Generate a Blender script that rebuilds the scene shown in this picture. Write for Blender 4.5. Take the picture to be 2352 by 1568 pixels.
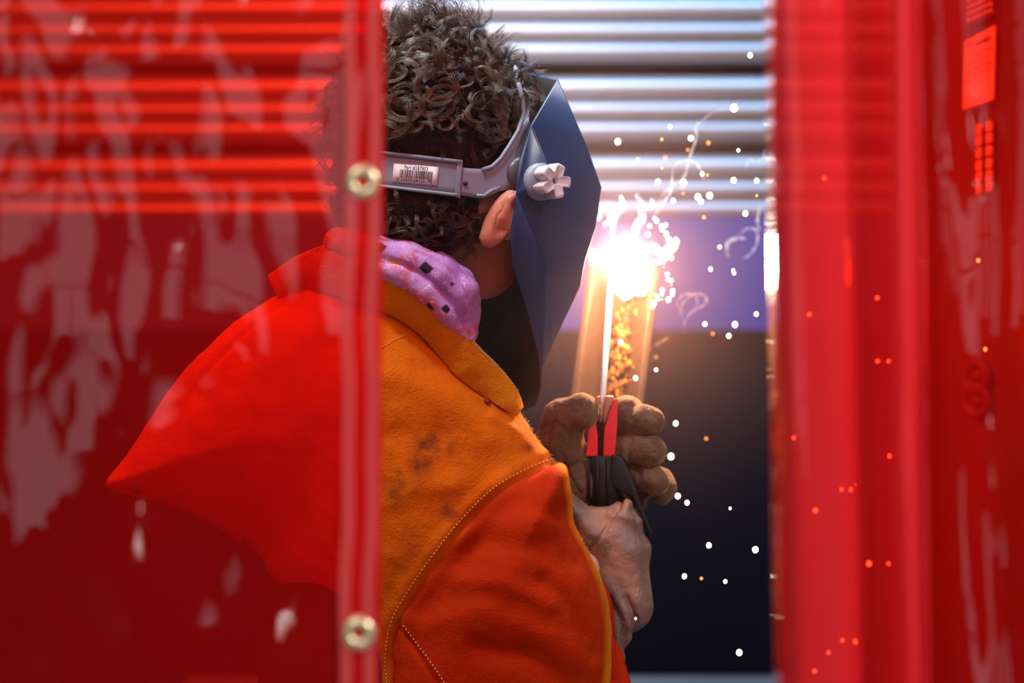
import bpy, math, random
import numpy as np
from mathutils import Vector, Matrix

# ------------------------------------------------------------------ camera, world, lights, exposure
for o in list(bpy.data.objects): bpy.data.objects.remove(o)
C = bpy.context.scene
COL = C.collection
rng = np.random.default_rng(7)
random.seed(7)

D0 = 2.3                      # distance of the welder's head from the camera
ZC = 1.35                     # camera height
K = 36.0 / 85.0 / 2352.0      # tangent per photograph pixel
S = D0 * K                    # metres per pixel at the head

cam_d = bpy.data.cameras.new('camera'); cam = bpy.data.objects.new('camera', cam_d); COL.objects.link(cam)
cam.location = (0, 0, ZC); cam.rotation_euler = (math.radians(90), 0, 0)
cam_d.lens = 85; cam_d.sensor_width = 36; cam_d.sensor_fit = 'HORIZONTAL'
cam_d.dof.use_dof = True; cam_d.dof.focus_distance = 2.24; cam_d.dof.aperture_fstop = 2.6
cam_d.clip_start = 0.05
C.camera = cam
C.view_settings.view_transform = 'Standard'
C.view_settings.look = 'None'
C.view_settings.gamma = 1
C.view_settings.use_curve_mapping = False
C.view_settings.exposure = 0.0

world = bpy.data.worlds.new('world'); C.world = world; world.use_nodes = True
world.node_tree.nodes['Background'].inputs[0].default_value = (0.55, 0.65, 1.0, 1)
world.node_tree.nodes['Background'].inputs[1].default_value = 0.10


def P(px, py, d):
    """point seen at photograph pixel (px, py) at distance d from the camera"""
    return Vector(((px - 1176) * K * d, d, ZC - (py - 784) * K * d))


def light(name, kind, loc, energy, color, size=None, sizey=None, target=None, radius=None):
    l = bpy.data.lights.new(name, kind); l.energy = energy; l.color = color
    if kind == 'AREA':
        l.size = size
        if sizey: l.shape = 'RECTANGLE'; l.size_y = sizey
    if radius is not None: l.shadow_soft_size = radius
    o = bpy.data.objects.new(name, l); COL.objects.link(o); o.location = loc
    if target is not None:
        o.rotation_euler = (Vector(target) - Vector(loc)).to_track_quat('-Z', 'Y').to_euler()
    return o


ARC = P(1432, 600, 2.45)
light('arc_lamp', 'POINT', ARC + Vector((0, -0.012, 0.012)), 3.2, (0.66, 0.76, 1.0), radius=0.012)
light('molten_lamp', 'POINT', ARC + Vector((0.004, -0.02, -0.016)), 8, (1.0, 0.42, 0.10), radius=0.015)
# overhead booth lamp, pendant bulbs, then two added fill lights
light('booth_lamp', 'AREA', (-0.12, 2.46, 2.6), 24, (0.85, 0.90, 1.0), 0.9, 0.5, target=(0.05, 2.6, 1.3))
for _i, (_x, _y, _z) in enumerate([(-1.3, -2.2, 2.5), (0.4, -2.8, 2.35), (1.6, -1.8, 2.6), (-0.3, -1.6, 0.5)]):
    light('pendant_bulb', 'POINT', (_x, _y, _z), 5 if _z > 1 else 2.5, (1.0, 0.97, 0.95), radius=0.075)
light('cape_fill_light', 'AREA', (-0.72, 1.84, 2.6), 14, (1.0, 0.82, 0.60), 0.4, 0.3, target=(-0.32, 2.3, 1.2))  # added warm fill aimed at the cape, not a booth fixture
sp = light('head_fill_spot', 'SPOT', (-0.22, 1.72, 2.55), 32, (0.78, 0.88, 1.0), target=(-0.05, 2.25, 1.52), radius=0.06)  # added cool spot to brighten the head, no real fixture
sp.data.spot_size = math.radians(25); sp.data.spot_blend = 0.9
# workshop lights on the camera side of the curtain
light('shop_lamp_a', 'AREA', (-1.2, -1.2, 3.2), 38, (1.0, 0.95, 0.95), 0.7, 0.7, target=(-0.3, 2.0, 1.1))
light('shop_lamp_b', 'AREA', (2.3, -0.6, 3.2), 105, (1.0, 0.95, 0.97), 0.7, 0.7, target=(0.5, 2.0, 1.1))
light('rib_blue_fill', 'AREA', (0.25, 2.98, 2.45), 14, (0.16, 0.50, 1.0), 1.0, 0.15, target=(0.2, 3.32, 1.6))  # added blue fill inside the booth to tint the rib tops


# ------------------------------------------------------------------ materials
def nt(name):
    m = bpy.data.materials.new(name); m.use_nodes = True
    t = m.node_tree; t.nodes.clear()
    out = t.nodes.new('ShaderNodeOutputMaterial')
    return m, t, out


def lk(t, a, b): t.links.new(a, b)


def principled(name, col, rough=0.5, metal=0.0, spec=0.5, bump=None, colvar=None, coat=0.0, sheen=0.0, extra=None, sss=0.0):
    """bump = list of (scale, distance, detail); colvar = (scale, colour, low, high)"""
    m, t, out = nt(name)
    b = t.nodes.new('ShaderNodeBsdfPrincipled')
    lk(t, b.outputs[0], out.inputs[0])
    b.inputs['Base Color'].default_value = (*col, 1)
    b.inputs['Roughness'].default_value = rough
    b.inputs['Metallic'].default_value = metal
    b.inputs['Specular IOR Level'].default_value = spec
    b.inputs['Coat Weight'].default_value = coat
    b.inputs['Sheen Weight'].default_value = sheen
    if sss:
        b.inputs['Subsurface Weight'].default_value = sss
        b.inputs['Subsurface Radius'].default_value = (0.012, 0.004, 0.002)
        b.inputs['Subsurface Scale'].default_value = 1.0
    tc = t.nodes.new('ShaderNodeTexCoord')
    if colvar:
        src = None
        for (sc, c2, lo, hi) in (colvar if isinstance(colvar, list) else [colvar]):
            n = t.nodes.new('ShaderNodeTexNoise'); n.inputs['Scale'].default_value = sc; n.inputs['Detail'].default_value = 6
            lk(t, tc.outputs['Object'], n.inputs['Vector'])
            r = t.nodes.new('ShaderNodeMapRange'); r.inputs['From Min'].default_value = lo; r.inputs['From Max'].default_value = hi
            lk(t, n.outputs['Fac'], r.inputs['Value'])
            mx = t.nodes.new('ShaderNodeMix'); mx.data_type = 'RGBA'
            lk(t, r.outputs[0], mx.inputs['Factor'])
            if src is None: mx.inputs['A'].default_value = (*col, 1)
            else: lk(t, src, mx.inputs['A'])
            mx.inputs['B'].default_value = (*c2, 1)
            src = mx.outputs['Result']
        lk(t, src, b.inputs['Base Color'])
    if bump:
        prev = None
        for (sc, dist, det) in bump:
            n = t.nodes.new('ShaderNodeTexNoise'); n.inputs['Scale'].default_value = sc; n.inputs['Detail'].default_value = det
            lk(t, tc.outputs['Object'], n.inputs['Vector'])
            bp = t.nodes.new('ShaderNodeBump'); bp.inputs['Distance'].default_value = dist; bp.inputs['Strength'].default_value = 1.0
            lk(t, n.outputs['Fac'], bp.inputs['Height'])
            if prev: lk(t, prev, bp.inputs['Normal'])
            prev = bp.outputs[0]
        lk(t, prev, b.inputs['Normal'])
    if extra: extra(t, b, tc)
    return m


def emission(name, col, strength):
    m, t, out = nt(name)
    e = t.nodes.new('ShaderNodeEmission'); e.inputs[0].default_value = (*col, 1); e.inputs[1].default_value = strength
    lk(t, e.outputs[0], out.inputs[0])
    return m


def vinyl(name, tcol, dcol, dfac, rough=0.04, bump=0.004, ior=1.5):
    """clear tinted PVC sheet: tinted see-through film, a little milky scatter, glossy surface"""
    m, t, out = nt(name)
    tr = t.nodes.new('ShaderNodeBsdfTransparent'); tr.inputs[0].default_value = (*tcol, 1)
    df = t.nodes.new('ShaderNodeBsdfDiffuse'); df.inputs[0].default_value = (*dcol, 1)
    tl = t.nodes.new('ShaderNodeBsdfTranslucent'); tl.inputs[0].default_value = (*dcol, 1)
    m1 = t.nodes.new('ShaderNodeMixShader'); m1.inputs[0].default_value = 0.5
    lk(t, df.outputs[0], m1.inputs[1]); lk(t, tl.outputs[0], m1.inputs[2])
    m2 = t.nodes.new('ShaderNodeMixShader'); m2.inputs[0].default_value = dfac
    lk(t, tr.outputs[0], m2.inputs[1]); lk(t, m1.outputs[0], m2.inputs[2])
    g = t.nodes.new('ShaderNodeBsdfGlossy'); g.inputs['Roughness'].default_value = rough
    tc = t.nodes.new('ShaderNodeTexCoord')
    n = t.nodes.new('ShaderNodeTexNoise'); n.inputs['Scale'].default_value = 17; n.inputs['Detail'].default_value = 1.5
    mp = t.nodes.new('ShaderNodeMapping'); mp.inputs['Scale'].default_value = (1.0, 1.0, 0.45)
    lk(t, tc.outputs['Object'], mp.inputs[0]); lk(t, mp.outputs[0], n.inputs['Vector'])
    bp = t.nodes.new('ShaderNodeBump'); bp.inputs['Distance'].default_value = bump
    lk(t, n.outputs['Fac'], bp.inputs['Height']); lk(t, bp.outputs[0], g.inputs['Normal'])
    fr = t.nodes.new('ShaderNodeFresnel'); fr.inputs[0].default_value = ior
    lk(t, bp.outputs[0], fr.inputs['Normal'])
    m3 = t.nodes.new('ShaderNodeMixShader')
    lk(t, fr.outputs[0], m3.inputs[0]); lk(t, m2.outputs[0], m3.inputs[1]); lk(t, g.outputs[0], m3.inputs[2])
    lk(t, m3.outputs[0], out.inputs[0])
    return m


def leather_extra(t, b, tc):
    src = b.inputs['Base Color'].links[0].from_socket
    a = t.nodes.new('ShaderNodeAttribute'); a.attribute_name = 'stain'
    n = t.nodes.new('ShaderNodeTexNoise'); n.inputs['Scale'].default_value = 45; n.inputs['Detail'].default_value = 5
    lk(t, tc.outputs['Object'], n.inputs['Vector'])
    mul = t.nodes.new('ShaderNodeMath'); mul.operation = 'MULTIPLY'
    r = t.nodes.new('ShaderNodeMapRange'); r.inputs['From Min'].default_value = 0.38; r.inputs['From Max'].default_value = 0.6
    lk(t, n.outputs['Fac'], r.inputs['Value'])
    lk(t, a.outputs['Fac'], mul.inputs[0]); lk(t, r.outputs[0], mul.inputs[1])
    mx = t.nodes.new('ShaderNodeMix'); mx.data_type = 'RGBA'
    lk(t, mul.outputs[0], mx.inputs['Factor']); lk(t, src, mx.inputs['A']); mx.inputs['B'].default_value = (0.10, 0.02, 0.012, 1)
    a2 = t.nodes.new('ShaderNodeAttribute'); a2.attribute_name = 'panel'  # red curtain light, painted into the sleeve's base colour
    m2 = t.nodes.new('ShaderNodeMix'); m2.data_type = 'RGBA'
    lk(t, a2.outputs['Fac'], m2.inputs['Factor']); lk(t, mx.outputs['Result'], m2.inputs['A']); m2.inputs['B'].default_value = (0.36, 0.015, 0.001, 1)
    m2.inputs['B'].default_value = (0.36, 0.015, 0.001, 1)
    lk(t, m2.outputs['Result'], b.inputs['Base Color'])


M_jacket = principled('golden_leather', (0.66, 0.185, 0.005), 0.75, bump=[(420, 0.0008, 4), (60, 0.0012, 3)],
                      colvar=[(7, (0.50, 0.085, 0.004), 0.42, 0.72)], sheen=0.0, spec=0.06, extra=leather_extra)
M_suede = principled('golden_suede', (0.78, 0.28, 0.010), 0.9, spec=0.05, bump=[(900, 0.0016, 3), (200, 0.001, 3)],
                     colvar=(700, (0.52, 0.16, 0.01), 0.5, 0.75), sheen=0.0)
M_fuzz = principled('raw_leather_edge', (0.85, 0.42, 0.08), 0.95, bump=[(1200, 0.002, 3)], sheen=0.8)
M_thread = principled('pale_thread', (0.8, 0.5, 0.2), 0.8)
M_skin = principled('skin', (0.52, 0.19, 0.12), 0.5, bump=[(700, 0.0002, 3)], colvar=(60, (0.5, 0.18, 0.11), 0.45, 0.7), sss=0.15)
M_hair = principled('brown_hair', (0.055, 0.032, 0.020), 0.30, spec=0.9, colvar=(30, (0.15, 0.10, 0.065), 0.42, 0.7))
M_haircap = principled('dark_hair_roots', (0.018, 0.010, 0.008), 0.8, bump=[(300, 0.003, 3)])
M_mask = principled('dark_mask_plastic', (0.015, 0.036, 0.108), 0.38, spec=0.6, bump=[(900, 0.00006, 2)])
M_maskin = principled('mask_inner', (0.02, 0.016, 0.014), 0.7)
M_grey = principled('grey_plastic', (0.22, 0.27, 0.36), 0.38, bump=[(600, 0.00008, 2)])
M_greydk = principled('dark_grey_plastic', (0.10, 0.09, 0.11), 0.3)
M_knob = principled('pale_grey_plastic', (0.62, 0.60, 0.66), 0.3)
M_label = principled('white_paper_label', (0.85, 0.86, 0.95), 0.5)
M_ink = principled('black_ink', (0.012, 0.012, 0.018), 0.5)
M_glove = principled('brown_glove_leather', (0.080, 0.031, 0.015), 0.75, bump=[(260, 0.0016, 5), (50, 0.003, 3)],
                     colvar=[(28, (0.14, 0.075, 0.045), 0.5, 0.68), (70, (0.10, 0.045, 0.025), 0.56, 0.72)], sheen=0.35, spec=0.15)
M_glove.node_tree.nodes['Principled BSDF'].inputs['Sheen Tint'].default_value = (1.0, 0.6, 0.3, 1)
M_cuff = principled('pale_cuff_leather', (0.155, 0.08, 0.062), 0.55, bump=[(300, 0.0008, 4), (45, 0.002, 2)],
                    colvar=[(16, (0.30, 0.12, 0.07), 0.5, 0.62), (55, (0.16, 0.07, 0.03), 0.62, 0.72)])
M_blackplastic = principled('black_plastic', (0.010, 0.006, 0.006), 0.55, spec=0.2)
M_redplastic = principled('red_plastic', (0.70, 0.015, 0.02), 0.35)
M_copper = principled('worn_copper', (0.55, 0.22, 0.12), 0.35, metal=0.8, colvar=(60, (0.15, 0.06, 0.04), 0.5, 0.6))
M_flux = principled('electrode_coating', (0.55, 0.48, 0.46), 0.8, bump=[(500, 0.0008, 3)])
M_steel = principled('mill_scale_steel', (0.085, 0.055, 0.042), 0.5, metal=0.5, bump=[(90, 0.0015, 5)],
                     colvar=(40, (0.08, 0.05, 0.04), 0.5, 0.65))
M_slag = principled('slag_bead', (0.30, 0.14, 0.04), 0.42, metal=0.5, bump=[(160, 0.002, 4)], colvar=(90, (0.05, 0.03, 0.02), 0.5, 0.6))
M_ribbed = principled('ribbed_galvanised_steel', (0.40, 0.345, 0.33), 0.33, metal=0.6, bump=[(6, 0.0006, 2)])
M_bluepanel = principled('blue_painted_steel', (0.028, 0.042, 0.27), 0.5, bump=[(30, 0.0004, 3)])
M_darkwall = principled('dark_screen_wall', (0.0025, 0.002, 0.008), 0.8, spec=0.15)
M_table = principled('bench_steel', (0.5, 0.52, 0.58), 0.35, metal=0.8, bump=[(25, 0.0008, 4)])
M_brass = principled('brass_grommet', (0.80, 0.72, 0.42), 0.28, metal=0.75)
M_shirt = principled('dark_cotton', (0.02, 0.016, 0.022), 0.9)
M_trousers = principled('dark_denim', (0.025, 0.03, 0.06), 0.9)
M_boot = principled('boot_leather', (0.05, 0.03, 0.02), 0.6)
M_concrete = principled('concrete', (0.22, 0.21, 0.20), 0.8, bump=[(30, 0.002, 5)])
M_wallpaint = principled('workshop_wall_paint', (0.42, 0.40, 0.42), 0.8)
M_ceil = principled('ceiling_paint', (0.3, 0.3, 0.32), 0.9)
M_cabinet = principled('cabinet_paint', (0.07, 0.03, 0.03), 0.5)
M_notice = principled('pale_notice_paper', (0.9, 0.75, 0.6), 0.6)
M_rail = principled('rail_steel', (0.4, 0.4, 0.42), 0.4, metal=0.9)
M_vinyl = vinyl('red_clear_vinyl', (0.90, 0.035, 0.012), (0.92, 0.004, 0.004), 0.25, bump=0.008)
M_vinylfold = vinyl('red_clear_vinyl_folded', (0.86, 0.03, 0.012), (1.0, 0.03, 0.036), 0.66, bump=0.004)
M_hem = vinyl('red_vinyl_hem', (0.82, 0.03, 0.02), (0.95, 0.02, 0.025), 0.4, bump=0.003)
M_seam = vinyl('pink_welded_seam', (0.75, 0.12, 0.10), (0.95, 0.20, 0.19), 0.55, bump=0.002, rough=0.2)
M_spark = emission('white_hot_spark', (1.0, 0.86, 0.55), 26)
M_ember = emission('orange_ember', (1.0, 0.30, 0.06), 5)
M_arccore = emission('arc_core', (0.85, 0.92, 1.0), 60)
M_molten = emission('molten_metal', (1.0, 0.72, 0.40), 9)
M_glow_pane = emission('added_glow_pane', (0.86, 0.92, 1.0), 1.5)  # glowing surface added out of view, mirrored by the vinyl
M_tube = emission('lamp_diffuser', (0.95, 0.97, 1.0), 30)


def bandana_mat():
    m, t, out = nt('purple_printed_cotton')
    b = t.nodes.new('ShaderNodeBsdfPrincipled'); lk(t, b.outputs[0], out.inputs[0]); b.inputs['Roughness'].default_value = 0.85
    tc = t.nodes.new('ShaderNodeTexCoord')
    n = t.nodes.new('ShaderNodeTexNoise'); n.inputs['Scale'].default_value = 18; n.inputs['Detail'].default_value = 3; n.inputs['Distortion'].default_value = 1.2
    lk(t, tc.outputs['Object'], n.inputs['Vector'])
    r = t.nodes.new('ShaderNodeValToRGB')
    e = r.color_ramp.elements
    e[0].position = 0.36; e[0].color = (0.42, 0.20, 0.62, 1); e[1].position = 0.62; e[1].color = (0.60, 0.12, 0.30, 1)
    x = e.new(0.5); x.color = (0.52, 0.30, 0.72, 1)
    lk(t, n.outputs['Fac'], r.inputs[0])
    w = t.nodes.new('ShaderNodeTexNoise'); w.inputs['Scale'].default_value = 38; w.inputs['Detail'].default_value = 2; w.inputs['Distortion'].default_value = 2.5
    lk(t, tc.outputs['Object'], w.inputs['Vector'])
    cr = t.nodes.new('ShaderNodeValToRGB'); e = cr.color_ramp.elements
    e[0].position = 0.485; e[0].color = (0, 0, 0, 1); e[1].position = 0.515; e[1].color = (0, 0, 0, 1); x = e.new(0.5); x.color = (0.7, 0.7, 0.7, 1)
    lk(t, w.outputs['Fac'], cr.inputs[0])
    m1 = t.nodes.new('ShaderNodeMix'); m1.data_type = 'RGBA'
    lk(t, cr.outputs[0], m1.inputs['Factor']); lk(t, r.outputs[0], m1.inputs['A']); m1.inputs['B'].default_value = (0.85, 0.72, 0.95, 1)
    v = t.nodes.new('ShaderNodeTexVoronoi'); v.inputs['Scale'].default_value = 30; v.distance = 'MANHATTAN'; v.inputs['Randomness'].default_value = 0.75
    lk(t, tc.outputs['Object'], v.inputs['Vector'])
    vr = t.nodes.new('ShaderNodeMapRange'); vr.inputs['From Min'].default_value = 0.25; vr.inputs['From Max'].default_value = 0.20
    lk(t, v.outputs['Distance'], vr.inputs['Value'])
    m2 = t.nodes.new('ShaderNodeMix'); m2.data_type = 'RGBA'
    lk(t, vr.outputs[0], m2.inputs['Factor']); lk(t, m1.outputs['Result'], m2.inputs['A']); m2.inputs['B'].default_value = (0.015, 0.01, 0.03, 1)
    lk(t, m2.outputs['Result'], b.inputs['Base Color'])
    return m


M_bandana = bandana_mat()


def volume_mat(name, col, density, aniso=0.0, emit=None, center=None, radius=None, power=2.0, noise=None, emit_power=3.0):
    m, t, out = nt(name)
    sc = t.nodes.new('ShaderNodeVolumeScatter'); sc.inputs['Color'].default_value = (*col, 1)
    sc.inputs['Anisotropy'].default_value = aniso; sc.inputs['Density'].default_value = density
    last = sc.outputs[0]
    if center is not None:
        g = t.nodes.new('ShaderNodeNewGeometry')
        sub = t.nodes.new('ShaderNodeVectorMath'); sub.operation = 'DISTANCE'; sub.inputs[1].default_value = center
        lk(t, g.outputs['Position'], sub.inputs[0])
        r = t.nodes.new('ShaderNodeMapRange'); r.inputs['From Min'].default_value = radius; r.inputs['From Max'].default_value = 0
        lk(t, sub.outputs['Value'], r.inputs['Value'])
        pw = t.nodes.new('ShaderNodeMath'); pw.operation = 'POWER'; pw.inputs[1].default_value = power
        lk(t, r.outputs[0], pw.inputs[0])
        ml = t.nodes.new('ShaderNodeMath'); ml.operation = 'MULTIPLY'; ml.inputs[1].default_value = density
        lk(t, pw.outputs[0], ml.inputs[0])
        src = ml.outputs[0]
        if noise:
            n = t.nodes.new('ShaderNodeTexNoise'); n.inputs['Scale'].default_value = noise; n.inputs['Detail'].default_value = 4; n.inputs['Distortion'].default_value = 1.5
            lk(t, g.outputs['Position'], n.inputs['Vector'])
            nr = t.nodes.new('ShaderNodeMapRange'); nr.inputs['From Min'].default_value = 0.35; nr.inputs['From Max'].default_value = 0.65
            lk(t, n.outputs['Fac'], nr.inputs['Value'])
            m3 = t.nodes.new('ShaderNodeMath'); m3.operation = 'MULTIPLY'
            lk(t, src, m3.inputs[0]); lk(t, nr.outputs[0], m3.inputs[1]); src = m3.outputs[0]
        lk(t, src, sc.inputs['Density'])
        if emit:
            em = t.nodes.new('ShaderNodeEmission'); em.inputs[0].default_value = (*emit[0], 1)
            ep = t.nodes.new('ShaderNodeMath'); ep.operation = 'POWER'; ep.inputs[1].default_value = emit_power
            lk(t, r.outputs[0], ep.inputs[0])
            e2 = t.nodes.new('ShaderNodeMath'); e2.operation = 'MULTIPLY'; e2.inputs[1].default_value = emit[1]
            lk(t, ep.outputs[0], e2.inputs[0]); lk(t, e2.outputs[0], em.inputs[1])
            ad = t.nodes.new('ShaderNodeAddShader'); lk(t, last, ad.inputs[0]); lk(t, em.outputs[0], ad.inputs[1]); last = ad.outputs[0]
    lk(t, last, out.inputs['Volume'])
    return m


# ------------------------------------------------------------------ helpers: objects and meshes
def thing(name, loc, label, cat, group=None):
    o = bpy.data.objects.new(name, None); COL.objects.link(o); o.location = loc
    o.empty_display_size = 0.05
    o['label'] = label; o['category'] = cat
    if group: o['group'] = group
    return o


def tag(o, label, cat, group=None, kind=None):
    o['label'] = label; o['category'] = cat
    if group: o['group'] = group
    if kind: o['kind'] = kind
    return o


def struct(o): o['kind'] = 'structure'; return o


def link(name, me, parent=None, label=None):
    o = bpy.data.objects.new(name, me); COL.objects.link(o)
    if parent is not None:
        o.parent = parent
        if parent.type == 'EMPTY': o.matrix_parent_inverse = Matrix.Translation(-parent.location)
    if label: o['label'] = label
    return o


def mesh(name, verts, faces, mat, parent=None, smooth=True, label=None, solid=None, bevel=None, subsurf=0, attr=None, mat2=None):
    me = bpy.data.meshes.new(name)
    me.from_pydata([tuple(v) for v in verts], [], [tuple(f) for f in faces]); me.validate(); me.update()
    me.materials.append(mat)
    if mat2: me.materials.append(mat2)
    if smooth: me.polygons.foreach_set('use_smooth', [True] * len(me.polygons))
    if attr:
        for k, vals in attr.items():
            a = me.attributes.new(k, 'FLOAT', 'POINT'); a.data.foreach_set('value', np.asarray(vals, dtype=np.float32))
    o = link(name, me, parent, label)
    if subsurf:
        m = o.modifiers.new('sub', 'SUBSURF'); m.levels = subsurf; m.render_levels = subsurf
    if solid:
        m = o.modifiers.new('solid', 'SOLIDIFY'); m.thickness = solid; m.offset = 0
        if mat2: m.material_offset = 0
    if bevel:
        m = o.modifiers.new('bevel', 'BEVEL'); m.width = bevel; m.segments = 3; m.limit_method = 'ANGLE'; m.angle_limit = math.radians(32)
        if not smooth:
            me.polygons.foreach_set('use_smooth', [True] * len(me.polygons))
    if bevel or not smooth:
        pass
    return o


class MB:
    """collects shapes into one mesh"""
    def __init__(self): self.v = []; self.f = []

    def add(self, v, f):
        n = len(self.v); self.v += [Vector(p) for p in v]; self.f += [[i + n for i in q] for q in f]; return self

    def box(self, c, size, R=None):
        c = Vector(c); hx, hy, hz = [a / 2 for a in size]; R = R or Matrix.Identity(3)
        v = [c + R @ Vector((x * hx, y * hy, z * hz)) for x in (-1, 1) for y in (-1, 1) for z in (-1, 1)]
        return self.add(v, [(0, 1, 3, 2), (4, 6, 7, 5), (0, 4, 5, 1), (2, 3, 7, 6), (0, 2, 6, 4), (1, 5, 7, 3)])

    def tube(self, pts, rad, n=10, cap=True):
        pts = [Vector(p) for p in pts]; m = len(pts)
        if not hasattr(rad, '__len__'): rad = [rad] * m
        v = []; f = []; up = None
        for i, p in enumerate(pts):
            tdir = (pts[min(i + 1, m - 1)] - pts[max(i - 1, 0)]).normalized()
            if up is None: up = tdir.orthogonal().normalized()
            up = (up - tdir * up.dot(tdir)).normalized(); s = tdir.cross(up)
            for j in range(n):
                a = 2 * math.pi * j / n
                v.append(p + (up * math.cos(a) + s * math.sin(a)) * rad[i])
        for i in range(m - 1):
            for j in range(n):
                k = (j + 1) % n
                f.append((i * n + j, i * n + k, (i + 1) * n + k, (i + 1) * n + j))
        if cap: f.append(tuple(range(n))[::-1]); f.append(tuple(range((m - 1) * n, m * n)))
        return self.add(v, f)

    def lathe(self, c, axis, prof, n=32):
        """prof: list of (radius, height along axis)"""
        axis = Vector(axis).normalized(); u = axis.orthogonal().normalized(); w = axis.cross(u); c = Vector(c)
        v = []; f = []
        for (r, h) in prof:
            for j in range(n):
                a = 2 * math.pi * j / n
                v.append(c + axis * h + (u * math.cos(a) + w * math.sin(a)) * r)
        for i in range(len(prof) - 1):
            for j in range(n):
                k = (j + 1) % n
                f.append((i * n + j, i * n + k, (i + 1) * n + k, (i + 1) * n + j))
        return self.add(v, f)

    def build(self, name, mat, parent=None, **kw): return mesh(name, self.v, self.f, mat, parent, **kw)


def ico(r=1.0, sub=2):
    import bmesh
    bm = bmesh.new(); bmesh.ops.create_icosphere(bm, subdivisions=sub, radius=r)
    v = [p.co.copy() for p in bm.verts]; f = [[q.index for q in p.verts] for p in bm.faces]; bm.free()
    return v, f


# ------------------------------------------------------------------ implicit surfaces, in pixel units at the head's distance:
# u right, v down, w towards the camera
def Mp(px, py, w=0.0):
    r = 1 - w * S / D0
    return np.array([1176 + (px - 1176) * r, 784 + (py - 784) * r, w], dtype=float)


def toW(a):
    a = np.asarray(a, dtype=float)
    return np.stack([(a[..., 0] - 1176) * S, D0 - a[..., 2] * S, ZC - (a[..., 1] - 784) * S], -1)


def Wv(px, py, w=0.0): return Vector(toW(Mp(px, py, w)))


def surface_nets(F, org, h):
    nx, ny, nz = F.shape
    neg = F < 0
    cs = (nx - 1, ny - 1, nz - 1)
    pos = np.zeros(cs + (3,)); cnt = np.zeros(cs)
    corners = [(i, j, k) for i in (0, 1) for j in (0, 1) for k in (0, 1)]
    for a in corners:
        for ax in range(3):
            if a[ax]: continue
            b = list(a); b[ax] = 1; b = tuple(b)
            sa = tuple(slice(a[d], a[d] + cs[d]) for d in range(3)); sb = tuple(slice(b[d], b[d] + cs[d]) for d in range(3))
            fa = F[sa]; fb = F[sb]; cr = neg[sa] != neg[sb]
            tt = np.where(cr, fa / np.where(cr, fa - fb, 1), 0)
            cnt += cr
            for d in range(3):
                pos[..., d] += cr * (a[d] + (tt if d == ax else 0))
    act = cnt > 0
    idx = -np.ones(cs, dtype=np.int64); idx[act] = np.arange(act.sum())
    base = np.argwhere(act)
    verts = (base + pos[act] / cnt[act][:, None]) * h + np.asarray(org)
    faces = []
    for ax in range(3):
        b, c = [(1, 2), (2, 0), (0, 1)][ax]
        sl0 = [slice(None)] * 3; sl1 = [slice(None)] * 3
        sl0[ax] = slice(0, -1); sl1[ax] = slice(1, None)
        n0 = neg[tuple(sl0)]; n1 = neg[tuple(sl1)]
        e = np.argwhere(n0 != n1)
        ok = (e[:, b] > 0) & (e[:, c] > 0) & (e[:, b] < F.shape[b] - 1) & (e[:, c] < F.shape[c] - 1)
        e = e[ok]
        fl = n0[tuple(e.T)]
        def cell(db, dc):
            q = e.copy(); q[:, b] -= db; q[:, c] -= dc
            return idx[tuple(q.T)]
        q = np.stack([cell(1, 1), cell(0, 1), cell(0, 0), cell(1, 0)], 1)
        q[~fl] = q[~fl][:, ::-1]
        faces.append(q)
    return verts, np.concatenate(faces)


def grid(lo, hi, h):
    ax = [np.arange(lo[d], hi[d] + h, h) for d in range(3)]
    return np.meshgrid(*ax, indexing='ij', sparse=True), np.array(lo, float), h


def build_sdf(name, fn, lo, hi, h, mat, parent=None, disp=None, attrf=None, smooth=2, label=None):
    (U, V, Wd), org, h = grid(lo, hi, h)
    F = np.broadcast_to(fn(U, V, Wd), (U.shape[0], V.shape[1], Wd.shape[2])).copy()
    F[0] = F[-1] = 1; F[:, 0] = F[:, -1] = 1; F[:, :, 0] = F[:, :, -1] = 1
    vs, fs = surface_nets(F, org, h)
    # laplacian smoothing
    e = np.concatenate([fs[:, [0, 1]], fs[:, [1, 2]], fs[:, [2, 3]], fs[:, [3, 0]]])
    for _ in range(smooth):
        acc = np.zeros_like(vs); n = np.zeros(len(vs))
        for a, b in ((0, 1), (1, 0)):
            for d in range(3): acc[:, d] += np.bincount(e[:, a], weights=vs[e[:, b], d], minlength=len(vs))
            n += np.bincount(e[:, a], minlength=len(vs))
        vs = 0.4 * vs + 0.6 * acc / np.maximum(n, 1)[:, None]
    if disp is not None:
        a = vs[fs[:, 0]]; b = vs[fs[:, 1]]; c = vs[fs[:, 2]]
        fnm = np.cross(b - a, c - a); nr = np.zeros_like(vs)
        for k in range(4):
            for d in range(3): nr[:, d] += np.bincount(fs[:, k], weights=fnm[:, d], minlength=len(vs))
        nr /= np.maximum(np.linalg.norm(nr, axis=1), 1e-9)[:, None]
        vol = np.einsum('ij,ij->i', a, np.cross(b, c)).sum()
        if vol < 0: nr = -nr
        vs = vs + nr * disp(vs)[:, None]
    attr = {k: f(vs) for k, f in attrf.items()} if attrf else None
    w = toW(vs)
    a = w[fs[:, 0]]; b = w[fs[:, 1]]; c = w[fs[:, 2]]
    if np.einsum('ij,ij->i', a - w.mean(0), np.cross(b - w.mean(0), c - w.mean(0))).sum() < 0: fs = fs[:, ::-1]
    return mesh(name, w.tolist(), fs.tolist(), mat, parent, attr=attr, label=label)


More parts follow.
